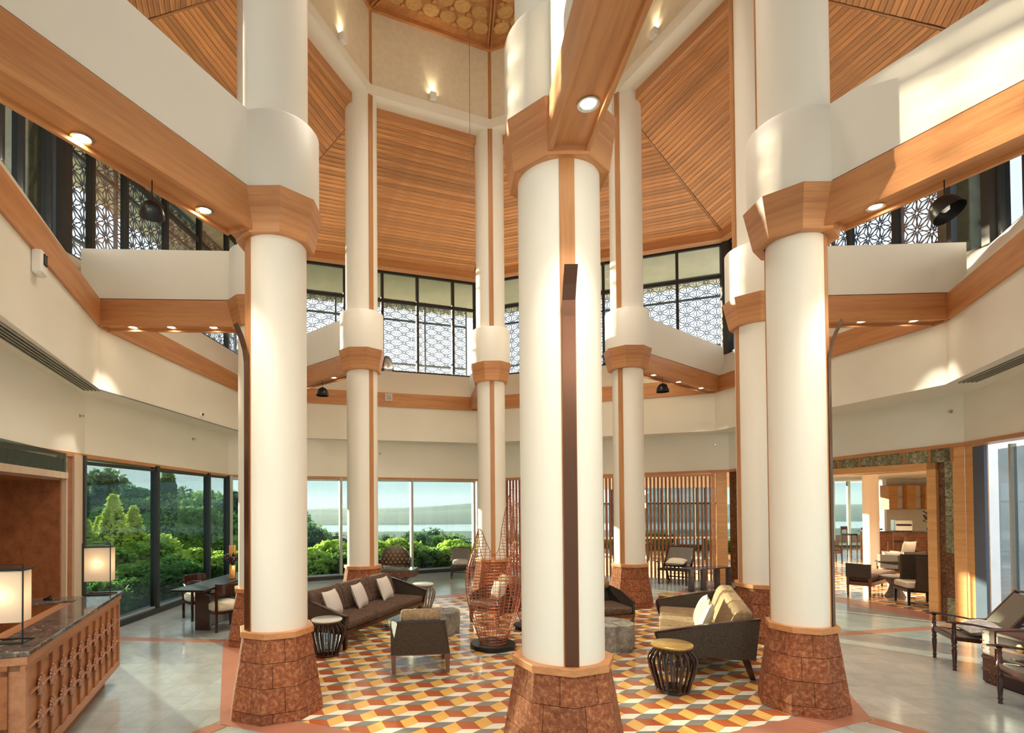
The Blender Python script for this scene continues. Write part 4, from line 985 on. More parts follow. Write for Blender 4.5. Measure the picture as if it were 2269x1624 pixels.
# ---- copper wire sculptures
def wire(label, loc, s=1.0, rz=0):
    t = T('wire_sculpture', label, 'sculpture', loc, rz, 'wire sculptures'); t.scale = (s, s, s)
    O('round_base', MB().lathe([(.32, 0), (.335, .01), (.335, .055), (.325, .065)], 48), 'black', t, smooth=40)
    def H(th):
        d = (math.degrees(th)+360) % 360; f = lambda c, w: math.exp(-(min(abs(d-c), 360-abs(d-c))/w)**3.4)
        return 1.12+.62*f(165, 72)+1.22*f(8, 56)
    def pos(th, z):
        if z < 1.12: r = .185+.245*sin(min(1, (z-.065)/1.0)*PI/2*1.05); cx = .03*z
        else:
            q = (z-1.12)/1.2; r = .43*(1-.18*q); cx = .03
            d = cos(th)
            if d > 0: cx += -.28*q*d+.30*max(0, q-.45)*d*1.4
            else: cx += .30*q*(-d)
        return (cx+r*cos(th), r*.9*sin(th), z)
    v = MB(); nv = 30
    for k in range(nv):
        th = 2*PI*k/nv; h = H(th); m = max(6, int((h-.065)/.11)); v.tube([pos(th, .065+(h-.065)*i/m) for i in range(m+1)], .0042, 4)
    O('upright_wires', v, 'copper', t, kind='stuff')
    v = MB(); z = .07; na = 60
    while z < 2.42:
        run = []
        for k in range(na+1):
            th = 2*PI*(k+25)/na
            if H(th) >= z: run.append(pos(th, z))
            else:
                if len(run) > 2: v.tube(run, .0038, 4)
                run = []
        if len(run) > 2: v.tube(run, .0038, 4)
        z += .048
    O('hoop_wires', v, 'copper', t, kind='stuff')
    v = MB(); v.tube([pos(2*PI*k/na, H(2*PI*k/na)) for k in range(na)], .006, 5, closed=True); v.tube([pos(2*PI*k/na, .07) for k in range(na)], .008, 5, closed=True)
    O('rim_wire', v, 'copper', t); return t
wire('tall copper wire sculpture on a round black base, left of the nearest column', (.575, 8.05, 0), 1.0)
wire('second copper wire sculpture behind, mostly hidden by the nearest column', (1.32, 9.25, 0), .92, 2.4)
# ---- planter's chair with turned legs; front at -y
def planter(label, loc, rz, s=1.0, cl=None, back=1.0):
    t = T('planters_chair', label, 'armchair', loc, rad(rz), "planter's chairs"); t.scale = (s, s, s)
    tp = [(.022, 0), (.016, .03), (.024, .05), (.017, .07), (.022, .12), (.028, .25), (.020, .28), (.030, .30), (.020, .32), (.030, .35), (.030, .43), (.018, .45), (.026, .48), (.017, .50), (.024, .53), (.018, .56), (.026, .585)]
    for x in (-.30, .30):
        O('leg', MB().lathe(tp, 14, (x, -.33, 0)), 'redwood', t, smooth=50)
        O('leg', MB().tube([(x*.92, .42, 0), (x*.92, .34, .12), (x*.92, .25, .26), (x*.92, .12, .38)], [.02, .022, .024, .022], 8), 'redwood', t, smooth=60)
        arm = [(x*1.06, -.42, .60), (x*1.06, -.33, .60), (x*1.03, -.15, .585), (x*1.0, .05, .55), (x*1.0, .22, .56), (x*.98, .36, .62)]
        O('arm', MB().tube(arm, [.02, .034, .026, .022, .024, .022], 8, flat=.5), 'redwood', t, smooth=60)
        O('side_rail', MB().bar((x, -.33, .40), (x, .12, .37), .03, .05), 'redwood', t)
        O('back_post', MB().bar((x, .08, .36), (x, .52, .95), .032, .045), 'redwood', t)
    O('front_rail', MB().bar((-.30, -.33, .40), (.30, -.33, .40), .03, .06), 'redwood', t); O('stretcher', MB().bar((-.28, .33, .13), (.28, .33, .13), .02, .03), 'redwood', t)
    O('seat', MB().loft([[(-.285, -.32, .405), (.285, -.32, .405), (.285, -.32, .425), (-.285, -.32, .425)], [(-.285, -.05, .37), (.285, -.05, .37), (.285, -.05, .39), (-.285, -.05, .39)], [(-.285, .12, .38), (.285, .12, .38), (.285, .12, .40), (-.285, .12, .40)]], True), 'cane', t)
    mb = MB(); mb.box((-.27, 0, -.008), (.27, .62, .008)); O('cane_back', mb, 'cane', t, loc=(0, .115, .43), rot=(rad(53.3), 0, 0))
    O('top_rail', MB().tube([(-.34, .52, .945), (0, .54, .96), (.34, .52, .945)], [.024, .032, .024], 8, flat=.7), 'redwood', t, smooth=60); O('lower_rail', MB().bar((-.29, .13, .44), (.29, .13, .44), .03, .04), 'redwood', t)
    return t
def pl_cush(t, lab, dx=0, dy=.02, yaw=0, mt='greycush', w=.48, d=.34, tilt=12, z=.50):
    rz = t.rotation_euler[2]; c, q = cos(rz), sin(rz); s = t.scale[0]; p = t.location
    return cush(mt, w, d, .17, (p[0]+s*(dx*c-dy*q), p[1]+s*(dx*q+dy*c), z*s), (rad(tilt), 0, rz+rad(yaw)), lab)
p1 = planter('planter chair with cane back and grey cushion, beside the travelling trunk', (6.70, 6.94, 0), -63-45+0, 1.0)
p1.location = (6.68, 6.95, 0); p1.rotation_euler[2] = math.atan2(-.92, -.40)
pl_cush(p1, 'grey patterned cushion on the planter chair beside the trunk')
p2 = planter('planter chair cut off by the right edge, in front of the trunk', (6.06, 5.83, 0), 0, 1.0); p2.location = (5.90, 5.30, 0); p2.rotation_euler[2] = math.atan2(-.92, -.40)
pl_cush(p2, 'pale cushion at the right edge on the nearer planter chair', .1, .02)
p3 = planter('planter chair with beige cushion before the slatted screen', (5.78, 14.10, 0), 0, 1.0); p3.rotation_euler[2] = rad(-38); p3.scale = (1.12, 1.05, .96)
pl_cush(p3, 'beige cushion on the planter chair before the slatted screen', mt='cream')
p4 = planter('dark planter chair with grey cushion at the back window', (.20, 15.45, 0), 0, .86)
pl_cush(p4, 'grey cushion on the chair at the back window')
# ---- travelling trunk standing on the floor
t = T('travelling_trunk', 'brown leather travelling trunk with brass fittings between the two planter chairs', 'trunk', (6.20, 5.98, 0), 0)
O('trunk_body', MB().bev((0, -.42, .0), (.42, .42, .62), .02), 'leather', t, smooth=40); O('leather_panel', MB().box((-.006, -.30, .03), (.0, .22, .58)), 'leather2', t)
for y in (-.36, .28): O('strap', MB().box((-.012, y-.03, 0), (.43, y+.03, .632)), 'leather', t)
for z in (.16, .30, .44): O('wood_rib', MB().box((-.010, -.41, z-.012), (0, .41, z+.012)), 'brownleg', t)
O('brass_clasp', MB().lathe([(.045, -.004), (.045, .004), (.02, .012)], 16), 'brass', t, loc=(-.012, -.03, .50), rot=(0, rad(-90), 0)); O('brass_clasp', MB().lathe([(.035, -.004), (.035, .004), (.02, .010)], 16), 'brass', t, loc=(-.012, -.10, .05), rot=(0, rad(-90), 0))
for y in (-.405, -.33, .25, .31, .405):
    for q in range(7): O('brass_stud', MB().lathe([(.007, 0), (.006, .004), (.002, .006)], 6), 'brass', t, loc=(-.013, y, .05+q*.088), rot=(0, rad(-90), 0))
O('handle', MB().tube([(-.01, -.08, .36), (-.05, -.05, .37), (-.05, .03, .37), (-.01, .06, .36)], .010, 6), 'leather2', t, smooth=60)
# ---- tub chairs at the writing desk, front at -y
def deskchair(label, loc, rz):
    t = T('desk_chair', label, 'chair', loc, rad(rz), 'chairs at the writing desk')
    for x, y, h in ((-.22, -.22, .60), (.22, -.22, .60), (-.20, .22, .72), (.20, .22, .72)): O('leg', MB().poly([(x-.018, y-.018), (x+.018, y-.018), (x+.018, y+.018), (x-.018, y+.018)], 0, h), 'redwood', t)
    O('seat_frame', MB().poly([(r[0], r[1]) for r in rrect(-.24, -.24, .24, .26, .12, 0)], .30, .345), 'redwood', t); O('seat_cushion', MB().loft([rrect(-.225+q, -.25+q, .225-q, .24-q, .12, z) for z, q in ((.345, .01), (.36, 0), (.45, 0), (.48, .03))], True), 'cream', t, smooth=50)
    pts = [(-.24, -.26, .60), (-.25, .0, .61), (-.20, .22, .64), (0, .28, .655), (.20, .22, .64), (.25, .0, .61), (.24, -.26, .60)]
    O('arm_rail', MB().tube(pts, .017, 8, flat=1.5), 'redwood', t, smooth=60)
    b = [(.235*cos(a), .02+.26*sin(a)) for a in [rad(35+110*k/10) for k in range(11)]]; c = [(x*1.09, y*1.08) for x, y in b]
    O('backrest', MB().loft([[(p[0], p[1], .63), (p[0], p[1], .80), (q[0], q[1], .80), (q[0], q[1], .63)] for p, q in zip(b, c)], True), 'redwood', t, smooth=40)
    return t
deskchair('tub chair with cream seat on the near side of the writing desk', (-3.97, 9.35, 0), -135)
deskchair('tub chair on the window side of the writing desk, facing the lobby', (-4.80, 10.25, 0), 48)
deskchair('tub chair at the far end of the writing desk, half behind the column', (-3.62, 10.75, 0), -80)
t = T('writing_desk', 'long black writing desk on slab legs by the left window', 'desk', (-4.20, 9.85, 0), rad(-4))
O('desk_top', MB().bev((-.29, -1.15, .73), (.29, 1.15, .765), .008), 'black', t); O('slab_leg', MB().box((-.16, -.62, 0), (.10, -.57, .73)), 'darkwood', t); O('slab_leg', MB().box((-.03, -.57, .02), (.03, .9, .70)), 'darkwood', t); O('slab_leg', MB().box((-.16, .9, 0), (.10, .95, .73)), 'darkwood', t)
t = T('flower_vase', 'gold block vase with dark twisted flowers on the writing desk', 'vase', (-4.05, 9.95, .765), .2)
O('gold_block', MB().bev((-.05, -.05, 0), (.05, .05, .26), .012), 'gold', t, smooth=30); O('gold_cube', MB().bev((-.055, -.05, .45), (.055, .05, .62), .008), 'gold', t)
mb = MB()
for k in range(14): a = k*.9; mb.tube([(0, 0, .24), (.05*cos(a), .05*sin(a), .32), (.12*cos(a+.5), .12*sin(a+.5), .36+.01*k), (.13*cos(a+1), .13*sin(a+1), .42)], [.010, .014, .02, .006], 6)
mb.tube([(0, 0, .26), (.01, 0, .46)], .012, 6); O('dark_flowers', mb, 'redwood', t, smooth=60)
# ---- far seating by the back window
t = T('carved_chair', 'high round backed dark chair with pale medallions by the back window', 'armchair', (-1.62, 15.05, 0), 0)
bp = [(.42*sin(a)*(1 if abs(a) < 1.4 else 1), .50+.44*cos(a)) for a in [rad(-90+180*k/14) for k in range(15)]]; bp = [(-.36, .32)]+bp+[(.36, .32)]
O('back_shell', MB().loft([[(x, .12+.05*(z), z) for x, z in bp], [(x, .17+.05*(z), z) for x, z in bp]], True), 'darkwood', t)
for r in range(6):
    for c in range(6):
        x, z = -.32+c*.125+(.06 if r % 2 else 0), .38+r*.095
        if (x/.38)**2+max(0, (z-.5)/.40)**2 < .95: O('medallion', MB().lathe([(.030, 0), (.028, .008), (.01, .012)], 8), 'goldchen', t, loc=(x, .115+.05*z, z), rot=(rad(90), 0, 0))
O('seat', MB().bev((-.36, -.35, .30), (.36, .14, .40), .03), 'chenille', t)
for x in (-.36, .36): O('arm', MB().tube([(x, .16, .60), (x*1.1, -.05, .56), (x*1.15, -.32, .58)], .03, 8), 'darkwood', t, smooth=60); leg(t, x*.9, -.3, 0, .58, .05, .03, 'darkwood'); leg(t, x*.9, .1, 0, .32, .05, .03, 'darkwood')
t = T('campaign_table', 'low trunk shaped table on a folding stand by the back window', 'table', (-1.42, 13.95, 0), rad(-8))
M['teal'] = plain('teal_leather_top', (0.045, 0.085, 0.085), .15); O('tray_top', MB().box((-.46, -.30, .43), (.46, .30, .455)), 'teal', t); O('trunk_box', MB().bev((-.47, -.31, .27), (.47, .31, .435), .01), 'leather', t)
for y in (-.24, .24): O('stand_leg', MB().bar((-.36, y, 0), (.36, y, .27), .03, .03), 'darkwood', t); O('stand_leg', MB().bar((.36, y, 0), (-.36, y, .27), .03, .03), 'darkwood', t)
for x in (-.3, -.1, .1, .3): O('brass_stud', MB().lathe([(.012, 0), (.008, .006)], 8), 'brass', t, loc=(x, -.312, .36), rot=(rad(90), 0, 0))
t = T('slab_console', 'low dark console on upright slab legs before the light oak pier', 'table', (6.10, 13.15, 0), rad(22))
O('console_top', MB().box((-.66, -.2, .50), (.66, .2, .525)), 'darkwood', t)
for x in (-.60, -.22, .22, .60): O('slab_leg', MB().box((x-.055, -.18, 0), (x+.055, -.10, .50)), 'darkwood', t)

# ================================================================== RECEPTION DESK
N_, F_ = Vector((-3.09, 3.92)), Vector((-4.06, 6.6)); Ln = (F_-N_).length; ang = math.atan2(F_.y-N_.y, F_.x-N_.x)
t = T('reception_desk', 'carved wooden reception desk with dark marble top at the left', 'reception desk', (N_.x, N_.y, 0), ang)
O('plinth', MB().box((.18, .12, 0), (Ln-.14, .50, .2)), 'mahog', t); O('carcass', MB().box((.02, .03, .2), (Ln-.0, .50, 1.05)), 'carve', t)
O('marble_top', MB().bev((-.02, -.03, 1.06), (Ln+.02, .30, 1.10), .006), 'marble', t); O('top_moulding', MB().box((-.01, -.015, 1.0), (Ln+.01, .29, 1.06)), 'carve', t); O('top_moulding', MB().box((0, 0.0, .955), (Ln, .28, 1.0)), 'carve', t)
O('bottom_rail', MB().box((0, -.005, .2), (Ln, .03, .27)), 'carve', t)
for x in (0, Ln-.05): O('stile', MB().box((x, -.004, .27), (x+.05, .03, .955)), 'carve', t)
O('work_surface', MB().box((.1, .30, .74), (Ln, .95, .78)), 'oakl', t); O('end_panel', MB().box((0, .03, 0), (.03, 1.2, 1.05)), 'carve', t); O('end_moulding', MB().box((-.02, .10, .15), (0, .14, 1.0)), 'mahog', t); O('end_moulding', MB().box((-.02, .10, .52), (0, 1.1, .56)), 'mahog', t); O('end_moulding', MB().box((-.02, .10, .93), (0, 1.1, .97)), 'mahog', t)
O('return_ledge', MB().bev((Ln-.38, .30, 1.04), (Ln-.08, .86, 1.075), .006), 'marble', t)
np_ = 11; pw = (Ln-.1)/np_; rosette = None
for k in range(np_):
    O('front_panel', MB().box((.05+k*pw+.012, .018, .275), (.05+(k+1)*pw-.012, .031, .95)), 'carve', t)
    if k: O('batten', MB().box((.05+k*pw-.013, -.004, .27), (.05+k*pw+.013, .03, .955)), 'mahog', t)
for z in (.765, .515):
    O('cross_rail', MB().box((.05, -.009, z-.005), (Ln-.05, .018, z+.005)), 'carve', t)
    for k in range(1, np_):
        if rosette is None:
            mb = MB()
            for q in range(16):
                a = 2*PI*q/16; rr = .098 if q % 4 == 0 else (.088 if q % 2 == 0 else .078)
                pts = [(0, 0), (rr*.6*cos(a-.17), rr*.6*sin(a-.17)), (rr*.93*cos(a-.10), rr*.93*sin(a-.10)), (rr*cos(a), rr*sin(a)), (rr*.93*cos(a+.10), rr*.93*sin(a+.10)), (rr*.6*cos(a+.17), rr*.6*sin(a+.17))]
                mb.loft([[(x, -.004, y) for x, y in pts], [(x*.92, -.014, y*.92) for x, y in pts]], True)
            mb.loft([[(.07*cos(PI/8*q), -.003, .07*sin(PI/8*q)) for q in range(16)], [(.068*cos(PI/8*q), -.008, .068*sin(PI/8*q)) for q in range(16)]], True)
            mb.loft([[(.018*cos(PI/4*q), -.010, .018*sin(PI/4*q)) for q in range(8)], [(.012*cos(PI/4*q), -.022, .012*sin(PI/4*q)) for q in range(8)]], True)
            rosette = O('rosette', mb, 'carved', t, loc=(.05+k*pw, 0, z))
        else: O('rosette', rosette.data, None, t, loc=(.05+k*pw, 0, z))
def desk_pt(x, y): c, s = cos(ang), sin(ang); return (N_.x+x*c-y*s, N_.y+x*s+y*c)
def dlamp(label, loc, rz):
    t = T('desk_lamp', label, 'lamp', loc, rad(rz), 'desk lamps')
    w, h, d = .15, .60, .07
    O('frame', MB().tube([(-w, 0, .006), (w, 0, .006), (w, 0, h), (-w, 0, h)], .007, 4, closed=True), 'black', t); O('base_frame', MB().tube([(-w, 0, .006), (w, 0, .006), (w, d*2.4, .006), (-w, d*2.4, .006)], .007, 4, closed=True), 'black', t)
    O('top_bar', MB().box((-w, .0, h-.05), (w, .16, h-.035)), 'black', t)
    O('shade', MB().loft([[(-w+.015, .01, z), (w-.015, .01, z), (w-.015, .15, z), (-w+.015, .15, z)] for z in (.16, .545)], False), 'shade', t)
    O('bulb', MB().lathe([(.01, -.03), (.025, -.01), (.025, .01), (.01, .03)], 10), emit('bulb_glow', (1, .8, .5), 2), t, loc=(0, .08, .34), smooth=60)
    l = bpy.data.lights.new('lamp_light', 'POINT'); l.energy = .5; l.color = (1, .78, .5); l.shadow_soft_size = .03; lo = bpy.data.objects.new('lamp_light', l); COL.objects.link(lo); lo.parent = t; lo.location = (0, .08, .36)
    return t
x, y = desk_pt(.30, .17); dlamp('black framed desk lamp with fabric shade, cut by the left edge', (x-.06, y-.06, 1.10), 12)
x, y = desk_pt(Ln-.22, .12); dlamp('black framed desk lamp with fabric shade at the far end of the reception desk', (x-.03, y-.08, 1.10), 8)
x, y = desk_pt(Ln-.24, .66); t = T('card_reader', 'small black card reader on the marble return of the reception desk', 'device', (x, y, 1.075)); O('body', MB().bev((-.04, -.02, 0), (.04, .03, .02), .006), 'black', t); O('stem', MB().tube([(-.02, 0, .01), (.03, .02, .045)], .008, 6), 'black', t)

# ================================================================== FIXTURES
def spot(loc, e=60, size=70, col=(1, .89, .73), d=(0, 0, -1), blend=.6, r=.04):
    l = bpy.data.lights.new('lamp', 'SPOT'); l.energy = e; l.spot_size = rad(size); l.spot_blend = blend; l.color = col; l.shadow_soft_size = r
    o = bpy.data.objects.new('lamp', l); COL.objects.link(o); o.location = loc; o.rotation_euler = Vector(d).to_track_quat('-Z', 'Y').to_euler(); return o
dl = [((.965, 3.74), 'large downlight in the beam overhead, near the nearest column'), ((-2.79, 4.06), 'downlight in the left beam, nearer the left edge'), ((-2.33, 5.08), 'downlight in the left beam, next to the left column'), ((4.03, 5.10), 'downlight in the right beam next to the right column'),
      ((-5.0, 8.45), 'first of three downlights in the left horizontal beam, from the wall'), ((-4.4, 8.46), 'middle of three downlights in the left horizontal beam'), ((-3.75, 8.48), 'third downlight in the left horizontal beam, nearest the column'),
      ((6.40, 8.42), 'left of two downlights in the right horizontal beam'), ((7.2, 8.40), 'right of two downlights in the right horizontal beam, nearest the wall'),
      ((-3.55, 12.82), 'left downlight in the back left beam'), ((-2.62, 11.96), 'right downlight in the back left beam, nearest its column'),
      ((4.45, 11.92), 'first downlight in the back right beam, nearest its column'), ((5.3, 12.63), 'middle downlight in the back right beam'), ((6.15, 13.35), 'last downlight in the back right beam, nearest the corner')]
for (x, y), lb in dl:
    t = T('downlight', lb, 'downlight', (x, y, ZB+.045), 0, 'downlights in the beams')
    mb = MB(); mb.loft([[(r*cos(2*PI*k/24), r*sin(2*PI*k/24), z) for k in range(24)] for r, z in ((.075, .0), (.078, -.010), (.062, -.010), (.052, -.003))], False); O('trim_ring', mb, 'chrome', t)
    O('lens', MB().lathe([(.052, -.004), (.052, .0)], 20), 'lampglow', t); spot((x, y, ZB+.02), 45)
for (x, y, z), dr_, lb in (((-.38, 11.53, 10.86), (0, -1), 'wall sconce throwing light up the back left lantern wall'), ((-2.05, 10.05, 10.86), (1, -.41), 'wall sconce on the lantern wall above the left window side'), ((3.86, 10.0, 10.86), (-1, -.41), 'wall sconce on the lantern wall at right'), ((2.2, 11.5, 10.86), (0, -1), 'wall sconce on the back right lantern wall')):
    # sit on the lantern face nearest to the point
    v = Vector((x-CX, y-CY)); a = math.atan2(v.y, v.x); fa = (round((a-rad(22.5))/rad(45)))*rad(45)+rad(22.5); nrm = Vector((cos(fa), sin(fa))); tg = Vector((-sin(fa), cos(fa)))
    ap = RL*cos(rad(22.5)); q = Vector((CX, CY))+nrm*ap+tg*max(-.9, min(.9, v.dot(tg)))
    t = T('wall_sconce', lb, 'wall light', (q.x, q.y, z), fa+PI/2, 'sconces round the lantern')
    O('body', MB().bev((-.07, 0, -.08), (.07, .11, .08), .008), 'white', t); O('lens', MB().box((-.05, .02, .078), (.05, .09, .083)), 'lampglow', t)
    p = q-nrm*.07; spot((p.x, p.y, z+.1), 4, 60, (1, .80, .50), (nrm.x*.12, nrm.y*.12, 1), .8, .02)
for k, (x, y) in enumerate(hall_fill_lights):  # unseen downlights added behind the viewer to brighten the lobby
    t = T('added_hall_light', 'added entrance hall fill light, unseen behind the viewer, '+('front far left', 'front mid left', 'front mid right', 'front far right', 'rear far left', 'rear mid left', 'rear mid right', 'rear far right')[k], 'downlight', (x, y, 4.87), 0, 'added entrance hall fill lights')
    O('lens', MB().lathe([(.08, -.008), (.08, 0)], 16), 'lampglow', t); spot((x, y, 4.85), 75, 165, (1, .90, .74), (0, .35, -1), .5, .08)
for k in range(8):  # downlights added to the lantern ceiling as fill for the room below
    a = 22.5+45*k; x, y = rot2(a, 1.5); t = T('added_lantern_light', 'added round fill light in the carved lantern ceiling, '+('front right', 'right front', 'right back', 'back right', 'back left', 'left back', 'left front', 'front left')[k], 'downlight', (x, y, ZT-.03), 0, 'added lantern fill lights')
    O('lens', MB().lathe([(.07, -.008), (.07, 0)], 16), 'lampglow', t); spot((x, y, ZT-.06), LANT_FILL, 100, (1, .90, .76), blend=.9, r=.12)
def pendant(label, x, y, z, r, tilt=14, top=ZB+.05):
    t = T('pendant_lamp', label, 'pendant lamp', (x, y, z), 0, 'black dome pendants')
    sh = O('shade', MB().loft([[(a*cos(2*PI*k/24), a*sin(2*PI*k/24), b) for k in range(24)] for a, b in ((r*1.0, -r*.55), (r*.98, -r*.2), (r*.86, r*.25), (r*.6, r*.62), (r*.25, r*.82), (.01, r*.86))], False), 'black', t, smooth=50, rot=(rad(tilt), rad(tilt*.6), 0))
    O('bulb', MB().lathe([(.01, -.04), (.035, -.02), (.035, .01), (.01, .03)], 10), 'white', t, smooth=50); O('cord', MB().tube([(0, 0, r*.8), (0, 0, top-z)], .005, 5), 'black', t)
    return t
pendant('black dome pendant tilted below the long left beam', -2.56, 4.60, 4.66, .10, 38); pendant('black dome pendant tilted below the long right beam', 4.30, 4.68, 4.68, .125, -26)
pendant('small black dome pendant below the back left beam', -2.95, 12.28, 4.66, .14, 0); pendant('small black dome pendant below the back right beam', 4.76, 12.22, 4.68, .14, 0)
t = T('dome_lamp', 'pale grey dome lamp standing on the back parapet behind the back left column', 'lamp', (-1.98, 16.32, ZD)); O('dome', MB().lathe([(.22, 0), (.21, .2), (.15, .4), (.08, .5), (.02, .52)], 20), 'greycush', t, smooth=50)
def onwall(A, B, s, z, off=0):
    p = lerp(A, B, s); d = Vector((B[0]-A[0], B[1]-A[1])).normalized(); n = Vector((d.y, -d.x)); n = n if n.dot(Vector((CX, CY))-Vector(p)) > 0 else -n
    return (p[0]+n.x*off, p[1]+n.y*off, z), math.atan2(n.y, n.x)-PI/2+PI
loc, rz = onwall(U[8], U[2], .513, 4.04); t = T('dome_camera', 'small white security camera with dark lens on the left wall', 'camera', loc, rz)
O('base', MB().lathe([(.05, 0), (.05, .03), (.035, .045)], 18), 'white', t, rot=(rad(90), 0, 0)); O('lens', MB().lathe([(.03, .04), (.02, .06), (.005, .065)], 14), 'black', t, rot=(rad(90), 0, 0))
for A, B, s, z, lb in ((L[1], L[8], .965, 3.55, 'brass sprinkler head high on the left wall near the corner'), (L[8], L[2], .653, 3.62, 'brass sprinkler head on the left wall above the window'), (L[3], L[5], .955, 3.62, 'brass sprinkler head on the back right wall'), (L[5], L[6], .965, 3.66, 'brass sprinkler head on the right wall above the marble'), (L[2], L[3], .563, 3.58, 'brass sprinkler head on the back wall above the window')):
    loc, rz = onwall(A, B, s, z); t = T('sprinkler', lb, 'sprinkler', loc, rz, 'wall sprinklers')
    O('rosette_plate', MB().lathe([(.032, 0), (.03, .008), (.012, .012)], 14), 'brass', t, rot=(rad(90), 0, 0)); O('head', MB().lathe([(.008, .0), (.008, .05), (.022, .052), (.022, .056)], 10), 'chrome', t, rot=(rad(90), 0, 0))
loc, rz = onwall((-3.77, 3.84), U[8], .433, 4.76); t = T('wall_speaker', 'white and black wall speaker high on the left wall', 'speaker', loc, rz)
O('housing', MB().bev((-.09, -.10, -.13), (.09, 0, .13), .02), 'white', t, smooth=40); O('grille', MB().bev((-.045, -.108, -.02), (.045, -.10, .10), .01), 'black', t)
loc, rz = onwall(U[2], U[3], .57, 5.14, .05); t = T('small_speaker', 'small square white speaker on the back timber band', 'speaker', loc, rz); O('housing', MB().bev((-.10, -.05, -.10), (.10, 0, .10), .01), 'white', t); O('grille', MB().box((-.08, -.055, -.08), (.08, -.05, .08)), 'greycush', t)
for i, j, s0, s1, lb in ((1, 8, 0, .98, 'long slotted air diffuser in the left soffit'), (7, 6, 0, .93, 'long slotted air diffuser in the right soffit')):
    A = lerp(U[i], L[i], .38); B = lerp(U[j], L[j], .38); a, b = lerp(A, B, s0), lerp(A, B, s1); d = Vector((b[0]-a[0], b[1]-a[1])); t = T('air_diffuser', lb, 'air vent', (a[0], a[1], ZS-.002), math.atan2(d.y, d.x))
    O('slot_back', MB().box((0, -.11, -.006), (d.length, .11, 0)), 'black', t)
    for k in range(5): O('blade', MB().box((0, -.11+k*.05, -.018), (d.length, -.094+k*.05, -.006)), 'alu', t)
for A, B, s, lb in ((P[1], P[8], .2, 'x'),): pass
O('hanging_cable', MB().tube([(.42, 11.6, ZT), (.42, 11.6, 8.6)], .006, 5), 'grey_wood', label='thin cable hanging from the lantern ceiling before the back wall', cat='cable')

# ================================================================== BAR FURNITURE
B0, B1 = Vector((14.25, 18.7)), Vector((18.2, 17.3)); d = B1-B0; ang = math.atan2(d.y, d.x); Lb = d.length
t = T('bar_counter', 'carved bar counter with round relief tiles in the room beyond the doorway', 'bar counter', (B0.x, B0.y, 0), ang)
O('carcass', MB().box((0, .03, 0), (Lb, .6, 1.0)), 'mahog', t); O('bar_top', MB().box((-.06, -.06, 1.0), (Lb, .66, 1.05)), 'marble', t); tm = None
for r in range(3):
    for c in range(14):
        if tm is None:
            mb = MB(); s = .135
            mb.box((-s, -.02, -s), (s, -.0, -s+.02)); mb.box((-s, -.02, s-.02), (s, 0, s)); mb.box((-s, -.02, -s), (-s+.02, 0, s)); mb.box((s-.02, -.02, -s), (s, 0, s))
            mb.loft([[(rr*cos(2*PI*k/16), yy, rr*sin(2*PI*k/16)) for k in range(16)] for rr, yy in ((.11, 0), (.11, -.02), (.09, -.02), (.085, -.006))], False)
            for q in range(8): a = 2*PI*q/8; mb.loft([[(x, -.004, z), (x2, -.004, z2), (x3, -.004, z3)] for x, z, x2, z2, x3, z3 in [(0, 0, .08*cos(a-.3), .08*sin(a-.3), .08*cos(a+.3), .08*sin(a+.3))]]+[[(0, -.02, 0), (.05*cos(a-.2), -.02, .05*sin(a-.2)), (.05*cos(a+.2), -.02, .05*sin(a+.2))]], True)
            o = O('relief_tile', mb, 'carved', t, loc=(.15+c*.28, .03, .17+r*.30)); tm = o.data
        else: O('relief_tile', tm, None, t, loc=(.15+c*.28, .03, .17+r*.30))
t = T('wall_shelf', 'oak and white box shelving on the wall behind the bar', 'shelf', (17.3, 21.75, 1.75))
for k in range(9):
    for r in range(2): O('box_compartment' if k % 2 else 'wood_compartment', MB().box((k*.36, -.05 if k % 2 else -.25, r*.47), (k*.36+.35, .2, r*.47+.45)), 'white' if k % 2 else 'oakl', t)
for r in range(3): O('shelf_board', MB().box((-.02, -.28, r*.47-.02), (3.26, .2, r*.47)), 'oak', t)
O('bar_column', MB().lathe([(.21, 0), (.21, 2.95)], 32), 'shaft', smooth=40, loc=(13.1, 17.0, 0), label='plain white column in the bar room', cat='column')
def stool(label, x, y, rz):
    t = T('bar_stool', label, 'bar stool', (x, y, 0), rad(rz), 'bar stools')
    for a, b in ((-.17, -.17), (.17, -.17)): leg(t, a, b, 0, .70, .035, .03, 'brownleg')
    for a, b in ((-.17, .17), (.17, .17)): O('leg', MB().bar((a, b+.03, 0), (a, b+.05, 1.05), .035, .035), 'brownleg', t)
    O('seat', MB().bev((-.2, -.2, .70), (.2, .2, .76), .02), 'leather2', t); O('backrest', MB().bar((-.18, .215, .98), (.18, .215, .98), .03, .13), 'brownleg', t); O('footrest', MB().bar((-.17, -.17, .28), (.17, -.17, .28), .025, .025), 'brownleg', t)
stool('bar stool farthest left before the bar windows', 16.0, 21.9, 20); stool('second bar stool from the left before the bar windows', 15.9, 20.7, -10); stool('bar stool next to the white bar column', 15.9, 19.9, 30); stool('dark bar stool right of the white bar column', 14.75, 18.05, 160)
t = T('daybed', 'brown upholstered bench with a low woven end, in the bar room', 'bench', (8.95, 12.0, 0), math.atan2(.61, .79))
O('frame', MB().box((0, -.23, .24), (1.85, .23, .32)), 'brownleg', t); pad(t, (.05, -.22, .32), (1.84, .22, .45), 'chenille', 'seat_cushion', .03); O('end_panel', MB().box((-.04, -.23, .42), (.0, .23, .72)), 'weave', t)
for x in (.0, 1.81):
    for y in (-.2, .2): leg(t, x, y, 0, .30 if x else .72, .055, .035, 'brownleg')
t = T('wing_chair', 'black woven high wing chair in the bar doorway', 'armchair', (9.50, 11.12, 0), rad(72-180))
